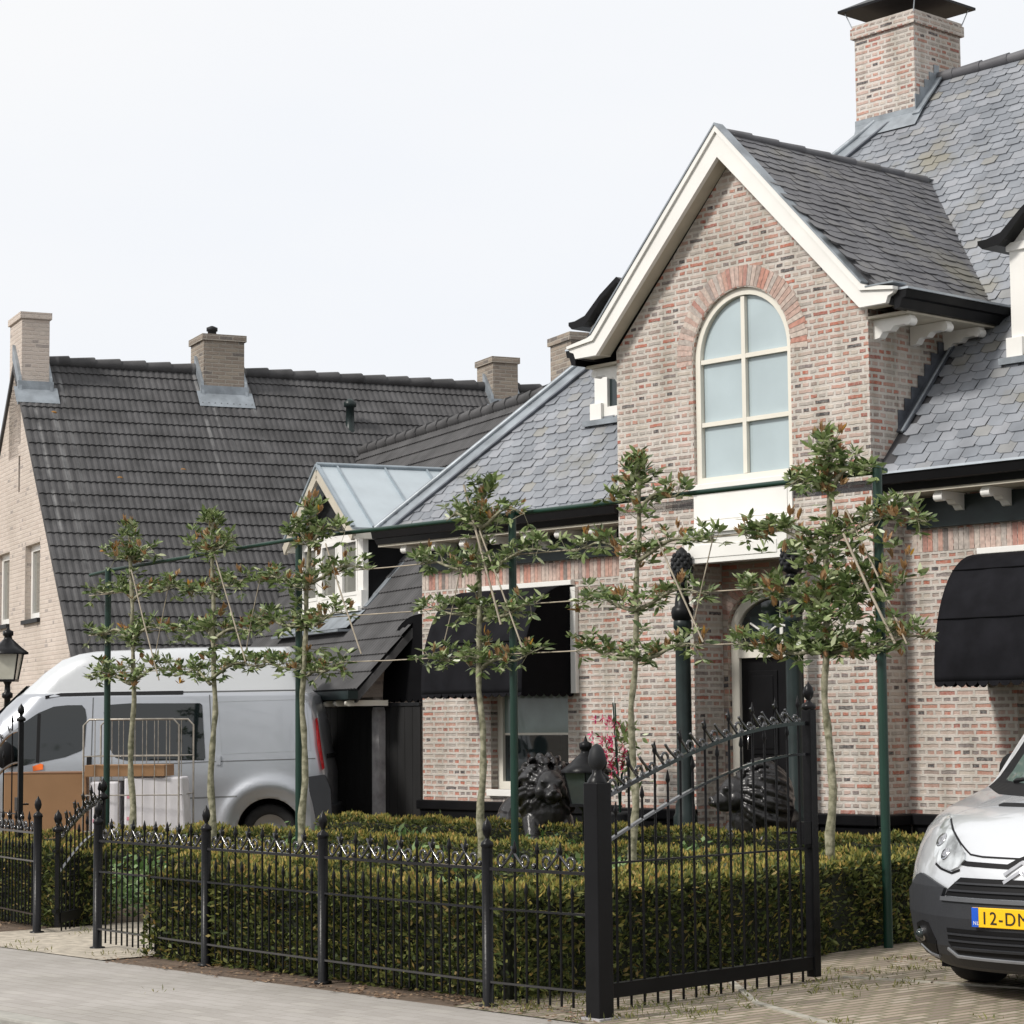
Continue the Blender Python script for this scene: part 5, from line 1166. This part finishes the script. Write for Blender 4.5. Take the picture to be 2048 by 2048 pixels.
half = [(0, .548), (-.481, .547), (-.509, .556), (-.486, .60), (-.587, .628), (-.66, .648), (-.74, .662), (-.80, .645), (-.864, .592), (-.93, .56), (-.925, .40), (-.89, .28), (-.82, .18), (0, .18)]
bump = rp(half[1:-1]+[(-x, z) for x, z in half[1:-1]][::-1], 'front_bumper', m_plast, th=.022)
for s in (0, 1):
    rp(both([(-.641, .758), (-.653, .799), (-.672, .865), (-.70, .93), (-.712, .972), (-.655, .955), (-.538, .893), (-.454, .838), (-.385, .79), (-.372, .752), (-.41, .712), (-.46, .693), (-.561, .712)])[s], 'headlight', m_clear, th=.012)
    for hx, hz, hr in ((-.615, .845, .044), (-.535, .775, .036)):
        hx = hx if s == 0 else -hx; c0 = vfront(hx, hz, .013); n0 = (vfront(hx, hz, .03)-c0).normalized(); qm = n0.to_track_quat('Z', 'Y').to_matrix()
        b = MB(RO); vs = []; K = 20
        for rr, hh in ((0, .002), (.35, .007), (.62, .005), (.7, .001), (.92, .004), (1.0, 0)): vs += [c0+qm @ Vector((rr*hr*math.cos(6.2832*k/K), rr*hr*math.sin(6.2832*k/K), hh)) for k in range(K)]
        b.add(vs, [(i*K+k, i*K+(k+1) % K, (i+1)*K+(k+1) % K, (i+1)*K+k) for i in range(5) for k in range(K)], True); b.build('reflector', m_chrome, rv)
    strip2d(both([(-.62, .722), (-.561, .70), (-.46, .681), (-.40, .700)])[s], .012, .05, vfront, .004, RO, 'headlight_seal', m_plastb, rb)
    strip2d(both([(-.655, .958), (-.60, .928), (-.527, .89), (-.445, .838), (-.346, .784), (-.26, .775), (-.005, .772)])[s], .009, .05, vfront, .003, RO, 'bonnet_gap', m_plastb, rb)
    fr2 = rp(both([(-.79, .39), (-.70, .415), (-.637, .407), (-.570, .313), (-.600, .246), (-.70, .258), (-.785, .30)])[s], 'fog_lamp_recess', m_plastb, e=.022, th=.004)
    c_ = vfront(-.705 if s == 0 else .705, .342, .03); b = MB(RO); d_ = (vfront(-.705 if s == 0 else .705, .342, .05)-c_).normalized(); b.tube([c_-d_*.02, c_+d_*.012], .042, 18); fl = b.build('fog_lamp', m_chrome, fr2); b = MB(RO); b.ell(c_+d_*.012, (.028, .028, .028), 12, 8); b.build('lens', m_glass, fl)
    strip2d(both([(-.80, .275), (-.70, .236), (-.60, .232)])[s], .012, .05, vfront, .028, RO, 'bumper_lip', M('bumper edge', (.22, .23, .25), .4), bump)
gr_ = rp([(-.495, .560), (-.469, .598), (-.381, .662), (.381, .662), (.469, .598), (.495, .560)], 'upper_grille', m_plastb, e=.004, th=.004)
for z, w_ in ((.592, .47), (.630, .41)): strip2d([(-w_, z), (0, z), (w_, z)], .010, .05, vfront, .020, RO, 'grille_slat', m_plast, gr_)
strip2d([(-.50, .545), (0, .545), (.50, .545)], .022, .05, vfront, .036, RO, 'bumper_lip', M('bumper highlight', (.10, .105, .115), .35), bump)
it = rp([(-.466, .395), (.466, .395), (.462, .314), (.404, .268), (-.404, .268), (-.462, .314)], 'lower_grille', m_plastb, e=.022, th=.003)
for z, w_ in ((.365, .46), (.330, .455), (.297, .43)): strip2d([(-w_, z), (0, z), (w_, z)], .009, .05, vfront, .034, RO, 'grille_slat', m_plast, it)
strip2d([(-.475, .29), (-.415, .252), (0, .246), (.415, .252), (.475, .29)], .012, .05, vfront, .032, RO, 'bumper_lip', M('bumper edge light', (.24, .25, .27), .4), bump)
rp([(-.425, .758), (-.359, .748), (-.091, .742), (-.032, .775), (0, .787), (.032, .775), (.091, .742), (.359, .748), (.425, .758), (.415, .727), (.349, .722), (.075, .716), (.024, .757), (0, .766), (-.024, .757), (-.075, .716), (-.349, .722), (-.415, .727)], 'bonnet_slot', m_plastb, th=.003)
for dz in (0, -.045): strip2d([(-.095, .685+dz*.9), (0, .752+dz), (.095, .685+dz*.9)], .018, .03, vfront, .012, RO, 'chevron_badge', m_chrome, rv)
rp([(-.42, 1.036), (-.41, 1.046), (.41, 1.046), (.42, 1.036), (.40, 1.030), (-.40, 1.030)], 'bonnet_vent', m_plastb, th=.003)
ws = rp([(-.86, 1.115), (-.60, 1.085), (-.34, 1.078), (.34, 1.078), (.60, 1.085), (.86, 1.115), (.80, 1.30), (.70, 1.78), (-.70, 1.78), (-.80, 1.30)], 'windscreen_surround', m_plastb, th=.002, step=.06)
rp([(-.73, 1.15), (-.34, 1.13), (.34, 1.13), (.73, 1.15), (.70, 1.32), (.63, 1.74), (-.63, 1.74), (-.70, 1.32)], 'windscreen', glass_dark('screen glass', (.10, .14, .13), .05), th=.006, step=.06)
strip2d([(-.62, 1.145), (-.10, 1.20)], .014, .06, vfront, .02, RO, 'wiper', m_plastb, rv)
pl = MB(RO); pl.box((-.262, -.030, .412), (.258, -.018, .516)); pl = pl.build('number_plate', m_yel, rv, bevel=.003)
b = MB(RO); b.box((-.262, -.0325, .413), (-.222, -.0305, .515)); b.build('country_band', m_blue, pl)
def text(s_, x, z, h, m, par, y=-.0325):
    cu = bpy.data.curves.new('t', 'FONT'); cu.body = s_; cu.size = h; cu.extrude = .0008; cu.space_character = 1.16
    o = bpy.data.objects.new('t', cu); COL.objects.link(o); bpy.context.view_layer.update(); dg = bpy.context.evaluated_depsgraph_get(); me = bpy.data.meshes.new_from_object(o.evaluated_get(dg)); bpy.data.objects.remove(o)
    me.transform(Matrix.Translation((x, y, z)) @ Matrix.Rotation(R(90), 4, 'X') @ Matrix.Scale(.95, 4, (1, 0, 0))); me.materials.clear(); me.materials.append(m); q = bpy.data.objects.new('lettering', me); COL.objects.link(q); q.parent = par; return q
text('12-DM', -.208, .430, .096, m_glyph, pl); text('NL', -.254, .424, .028, m_white, pl)
for sx in (-1, 1):
    wheel(rv, RO, (sx*.80, .98, .315), (sx, 0, 0), .315, .21); wheel(rv, RO, (sx*.80, 3.9, .315), (sx, 0, 0), .315, .21)
    b = MB(RO); b.ell((sx*.99, 1.72, 1.20), (.09, .07, .11), 12, 8); b.bar((sx*.86, 1.62, 1.18), (sx*.98, 1.62, 1.18), .05, .05); b.build('mirror', m_plastb, rv)
b = MB(RO); b.box((-.78, .5, .13), (.78, 4.4, .20)); b.build('underbody', m_plastb, rv)

# ================================================================== THINGS NEAR THE VAN
def wthing(name, label, cat, p, rz=0, group=None): return thing(name, label, cat, WF, (p[0], p[1], 0) if len(p) < 3 else p, group, rz)
cb = wthing('cardboard_box', 'large plain brown cardboard box standing on the driveway in front of the silver van', 'box', (-4.92, 24.3), R(8))
MB().box((-.42, -.35, .005), (.42, .35, 1.05)).build('carton', m_card, cb, bevel=.006)
b = MB(); b.box((-.424, -.354, 1.045), (.424, -.01, 1.056)); b.box((-.424, .01, 1.045), (.424, .354, 1.056)); b.build('flap', m_cardd, cb)
cg = wthing('roll_cage', 'wire roll cage trolley with wrapped white parcels inside, beside the brown box', 'trolley', (-3.93, 24.15), R(-4))
b = MB(); r_ = .0085
for y in (-.36, .36):
    b.tube([(-.50, y, .16), (-.50, y, 1.54), (-.44, y, 1.60), (.44, y, 1.60), (.50, y, 1.54), (.50, y, .16)], r_*1.2, 8)
    for z in (.45, .82, 1.22): b.tube([(-.50, y, z), (.50, y, z)], r_*.8, 6)
    for x in np.arange(-.38, .45, .125): b.tube([(x, y, .18), (x, y, 1.60)], r_*.55, 6)
for x in (-.5, .5):
    for z in (.45, .82, 1.22): b.tube([(x, -.36, z), (x, .36, z)], r_*.7, 6)
b.build('wire_frame', m_cage, cg)
MB().box((-.51, -.37, .13), (.51, .37, .16)).build('deck', m_cage, cg)
for x in (-.42, .42):
    for y in (-.3, .3): b = MB(); b.tube([(x, y-.015, .065), (x, y+.015, .065)], .06, 16); b.box((x-.02, y-.025, .06), (x+.02, y+.025, .13)); b.build('castor', m_plastb, cg)
def parcel(label, p, sx, sy, z0, z1, sl_=0, rz=0):
    t = wthing('parcel', label, 'parcel', (p[0], p[1], z0), rz, 'white wrapped parcels in the roll cage')
    b = MB(); b.add([(-sx, -sy, 0), (sx+sl_, -sy, 0), (sx+sl_, sy, 0), (-sx, sy, 0), (-sx, -sy, z1-z0), (sx, -sy, z1-z0), (sx, sy, z1-z0), (-sx, sy, z1-z0)], [(3, 2, 1, 0), (4, 5, 6, 7), (0, 1, 5, 4), (1, 2, 6, 5), (2, 3, 7, 6), (3, 0, 4, 7)])
    w_ = b.build('wrapping', m_wrap, t, bevel=.02)
    h = z1-z0
    for k in range(3): b = MB(); b.box((-sx+.03, -sy-.004, h*(.2+.27*k)), (-sx+.05+random.uniform(.05, .12), -sy-.001, h*(.2+.27*k)+.035)); b.build('print', m_pink, t)
parcel('narrow white wrapped parcel standing at the left inside the roll cage', (-4.24, 24.10), .15, .24, .17, .96)
parcel('broad white wrapped parcel filling the right of the roll cage, its side bulging', (-3.74, 24.12), .30, .24, .17, 1.0, .06)
lb = wthing('flat_board', 'brown board lying across the top of the white parcels', 'board', (-4.02, 24.1, 1.01), R(-4)); MB().box((-.42, -.23, 0), (.42, .23, .12)).build('board', m_card, lb, bevel=.004)
# post lantern
def lantern(t, z0, s, m_l):
    b = MB(); w0 = .11*s; w1 = .165*s; h = .34*s
    P_ = []
    for sx, sy in ((-1, -1), (1, -1), (1, 1), (-1, 1)): b.bar((sx*w0, sy*w0, z0), (sx*w1, sy*w1, z0+h), .016*s, .016*s)
    b.box((-w0-.01, -w0-.01, z0-.02*s), (w0+.01, w0+.01, z0+.01)); b.build('lantern_frame', m_iron, t)
    b = MB(); k = .97
    b.add([(-w0*k, -w0*k, z0), (w0*k, -w0*k, z0), (w0*k, w0*k, z0), (-w0*k, w0*k, z0), (-w1*k, -w1*k, z0+h), (w1*k, -w1*k, z0+h), (w1*k, w1*k, z0+h), (-w1*k, w1*k, z0+h)], [(0, 1, 5, 4), (1, 2, 6, 5), (2, 3, 7, 6), (3, 0, 4, 7)]); b.build('lantern_pane', m_l, t)
    b = MB(); b.lathe((0, 0, 0), [(w1*1.62, z0+h-.01), (w1*1.62, z0+h+.015*s), (w1*1.15, z0+h+.07*s), (w1*.62, z0+h+.15*s), (w1*.35, z0+h+.19*s), (w1*.3, z0+h+.22*s), (w1*.42, z0+h+.24*s), (w1*.42, z0+h+.29*s), (w1*.15, z0+h+.31*s), (0, z0+h+.38*s)], 6); b.build('lantern_roof', m_iron, t)
pl_ = wthing('post_lantern', 'black lantern on a post rising behind the silver van cab', 'street lamp', (-6.52, 29.6))
b = MB(); b.lathe((0, 0, 0), [(.10, 0), (.10, .3), (.05, .35), (.04, 1.9), (.07, 1.92), (.07, 1.97), (.04, 1.99), (.035, 2.08), (.06, 2.12)], 16); b.build('post', m_iron, pl_); lantern(pl_, 2.14, 1.0, m_lampg)
# garden lantern by the lions
gl = thing('garden_lantern', 'black square lantern with a broad roof, half hidden behind the acorn topped gate pillar', 'lantern', H, (-1.76, -2.0, 0))
b = MB(); b.lathe((0, 0, 0), [(.09, 0), (.09, .1), (.04, .14), (.04, .72), (.08, .76)], 14); b.build('post', m_iron, gl); lantern(gl, .78, .88, glass_dark('dim lantern pane', (.05, .06, .06), .1))
# wall lamp / sign beside the left column
sg = thing('wall_plaque', 'small round blue plaque on the brick wall left of the left black column', 'plaque', H, (-2.45, -.02, 1.85)); b = MB(); b.tube([(0, .02, 0), (0, -.005, 0)], .055, 20); b.build('disc', M('slate blue enamel', (.13, .20, .32), .4), sg)
# flowering plant
fp = thing('flowering_plant', 'pink and white flowering plant in a tall black pot beside the left column', 'plant', H, (-2.75, -.60, 0))
b = MB(); b.lathe((0, 0, 0), [(.12, 0), (.14, .05), (.17, .62), (.185, .65), (.16, .65), (.15, .60), (0, .60)], 20); b.build('pot', m_blackm, fp)
b = MB(); stt = []
for k in range(9):
    a = random.uniform(0, 6.28); rr = random.uniform(.03, .17); h = random.uniform(1.0, 1.72); stt.append((rr*math.cos(a), rr*math.sin(a), h)); b.tube([(0, 0, .58), (rr*.3*math.cos(a), rr*.3*math.sin(a), .9), stt[-1]], .007, 5)
b.build('stems', m_green, fp)
Lv = []
for k in range(150): p = np.array([random.gauss(.05, .11), random.gauss(.03, .09), random.uniform(.85, 1.5)]); Lv.append((p, RNG.normal(0, 1, 3)+np.array([0, 0, .5]), random.uniform(.07, .13)))
fast_mesh('leaves', leaf_hex(Lv), 0, m_leaf, fp)
Lv = []
for k in range(52):
    c_ = np.array([random.gauss(-.03, .10), random.gauss(-.09, .07), random.choice([random.uniform(1.15, 1.35), random.uniform(1.3, 1.6), random.uniform(1.0, 1.2)])])
    for j in range(6): a = j*1.05; Lv.append((c_, np.array([math.cos(a), -.5, math.sin(a)]), random.uniform(.045, .062)))
q_ = leaf_hex(Lv); q_[:, 1:3] += (q_[:, 1:3]-q_[:, 0:1])*.12; fast_mesh('flowers', q_, 0, m_petal, fp)
b = MB(); b.lathe((-.02, -.05, 0), [(.0, 1.48), (.02, 1.50), (.016, 1.62), (.004, 1.78)], 8); b.build('ribbon', m_white, fp)

# ================================================================== LION STATUES
def lion(label, pos, rz, seed, fr=H, sc=1.0, head_turn=0):
    rnd = random.Random(seed); t = thing('lion_statue', label, 'statue', fr, (pos[0], pos[1], 0), 'black lion statues by the door', rz)
    MB().box((-.34, -.62, 0), (.34, 1.25, .26)).build('plinth', m_blackm, t, bevel=.015)
    b = MB(); k = sc
    def E_(c, r, rot=None): b.ell((c[0]*k, c[1]*k, .24+c[2]*k), (r[0]*k, r[1]*k, r[2]*k), 16, 12, rot)
    E_((0, .55, .30), (.21, .50, .24)); E_((0, .1, .38), (.22, .26, .30)); E_((0, .98, .27), (.24, .26, .26)); E_((.19, .9, .18), (.11, .24, .19)); E_((-.19, .9, .18), (.11, .24, .19))
    for s in (-1, 1):
        b.tube([(s*.14*k, .02*k, .24+.32*k), (s*.16*k, -.12*k, .24+.12*k), (s*.16*k, -.42*k, .24+.07*k)], [.10*k, .085*k, .065*k], 12); E_((s*.16, -.46, .06), (.085, .11, .06))
        for q in (-.04, 0, .04): E_((s*.16+q, -.54, .05), (.028, .05, .04))
        b.tube([(s*.22*k, .8*k, .24+.05*k), (s*.25*k, .55*k, .24+.05*k)], [.07*k, .055*k], 10); E_((s*.25, .5, .05), (.07, .10, .05))
    b.tube([(0, 1.2*k, .24+.25*k), (.2*k, 1.3*k, .24+.1*k), (.36*k, 1.1*k, .24+.06*k), (.36*k, .85*k, .24+.06*k)], [.035*k, .03*k, .028*k, .05*k], 8)
    hm = Matrix.Rotation(head_turn, 3, 'Z'); hc = Vector((0, -.02, .60))
    def EH(c, r, rot=None):
        c = hc+hm @ Vector(c); b.ell((c.x*k, c.y*k, .24+c.z*k), tuple(x*k for x in r), 14, 10, (hm @ rot) if rot else hm)
    EH((0, .08, -.06), (.25, .20, .28)); EH((0, .16, -.18), (.24, .22, .24)); EH((0, -.13, .02), (.135, .14, .15))
    EH((0, -.26, -.045), (.075, .10, .065)); EH((0, -.22, -.105), (.055, .085, .035)); EH((0, -.345, -.02), (.035, .03, .025)); EH((0, -.22, .035), (.035, .12, .03), Matrix.Rotation(R(25), 3, 'X'))
    for s in (-1, 1):
        EH((s*.035, -.32, -.06), (.042, .05, .038)); EH((s*.065, -.235, .065), (.045, .03, .022)); EH((s*.06, -.245, .035), (.02, .018, .016)); EH((s*.13, -.02, .17), (.045, .03, .055)); EH((s*.10, -.16, -.03), (.05, .06, .07))
    # mane: streaked locks flowing back and down over the head and shoulders
    for ly, (sc_, f0, f1, nn, wd) in enumerate(((.98, 35, 95, 19, .030), (1.10, 55, 120, 22, .034), (1.20, 78, 150, 22, .036), (1.12, 105, 165, 16, .04))):
        for j in range(nn):
            a = 2*math.pi*(j+.5*(ly % 2))/nn+rnd.uniform(-.07, .07); tw = rnd.uniform(-.10, .10); pts = []
            for q in range(6):
                f = R(f0+(f1-f0)*q/5); aa = a+tw*q/5-.22*math.cos(a)*q/5; rr = sc_*(1+.02*math.sin(q*2.2+j))
                pts.append(hc+hm @ Vector((math.sin(f)*math.cos(aa)*.235*rr, .09-math.cos(f)*.26*rr, math.sin(f)*math.sin(aa)*.265*rr-.01-.05*q/5)))
            b.tube([(p_.x*k, p_.y*k, .24+p_.z*k) for p_ in pts], [wd*w_ for w_ in (.5, .9, 1, .95, .75, .3)], 7)
    me = b.build('body', m_bronze, t, uv=False)
    rm = me.modifiers.new('remesh', 'REMESH'); rm.mode = 'VOXEL'; rm.voxel_size = .0125; rm.use_smooth_shade = True
    sm = me.modifiers.new('smooth', 'SMOOTH'); sm.factor = .5; sm.iterations = 2
    return t
lion('black lion statue facing the street, in front of the left window', (-3.2, -1.15, 0), R(62), 1, sc=1.08, head_turn=R(-6))
lion('black lion statue with a streaked mane before the door, its head turned left', (-.62, -1.05, 0), R(20), 5, sc=1.03, head_turn=R(-48))

# ================================================================== ACROSS THE STREET (mirrored in the glass and paint)
def big_tree(label, p, hgt, seed):
    rg = np.random.default_rng(seed); t = wthing('street_tree', label, 'tree', p, 0, 'trees across the street')
    b = MB(); b.tube([(0, 0, -.1), (.05, 0, hgt*.3), (0, .1, hgt*.75)], [.22, .17, .06], 10)
    for k in range(7): a = k*.9; b.tube([(0, 0, hgt*(.3+.05*k)), (1.6*math.cos(a), 1.6*math.sin(a), hgt*(.45+.05*k))], [.09, .03], 6)
    b.build('trunk', m_bark, t)
    n = 5000; cl = 46; C_ = rg.normal(0, 1, (cl, 3)); C_ /= np.linalg.norm(C_, axis=1, keepdims=True); C_ *= (rg.random((cl, 1))**.4)*np.array([hgt*.30, hgt*.30, hgt*.34]); C_[:, 2] += hgt*.62
    P = C_[rg.integers(0, cl, n)]+rg.normal(0, hgt*.065, (n, 3)); D = rg.normal(0, 1, (n, 3)); Nn = rg.normal(0, 1, (n, 3))
    fast_mesh('crown', leaf_quads(P, D, Nn, rg.uniform(.25, .45, n), rg.uniform(.14, .24, n)), 0, m_leaf, t)
for k, (x, y, h) in enumerate(((-36, -12, 13), (-26, -20, 16), (-15, -24, 15), (-5, -26, 17), (6, -25, 15), (17, -24, 16), (28, -18, 14))):
    big_tree('leafy tree across the street behind the viewer, number %d along the row' % (k+1) if False else 'leafy street tree across the road, %s' % ('first from the left end of its row', 'second from the left end of its row', 'third from the left end of its row', 'middle one of its row', 'third from the right end of its row', 'second from the right end of its row', 'first from the right end of its row')[k], (x, y), h, 50+k)
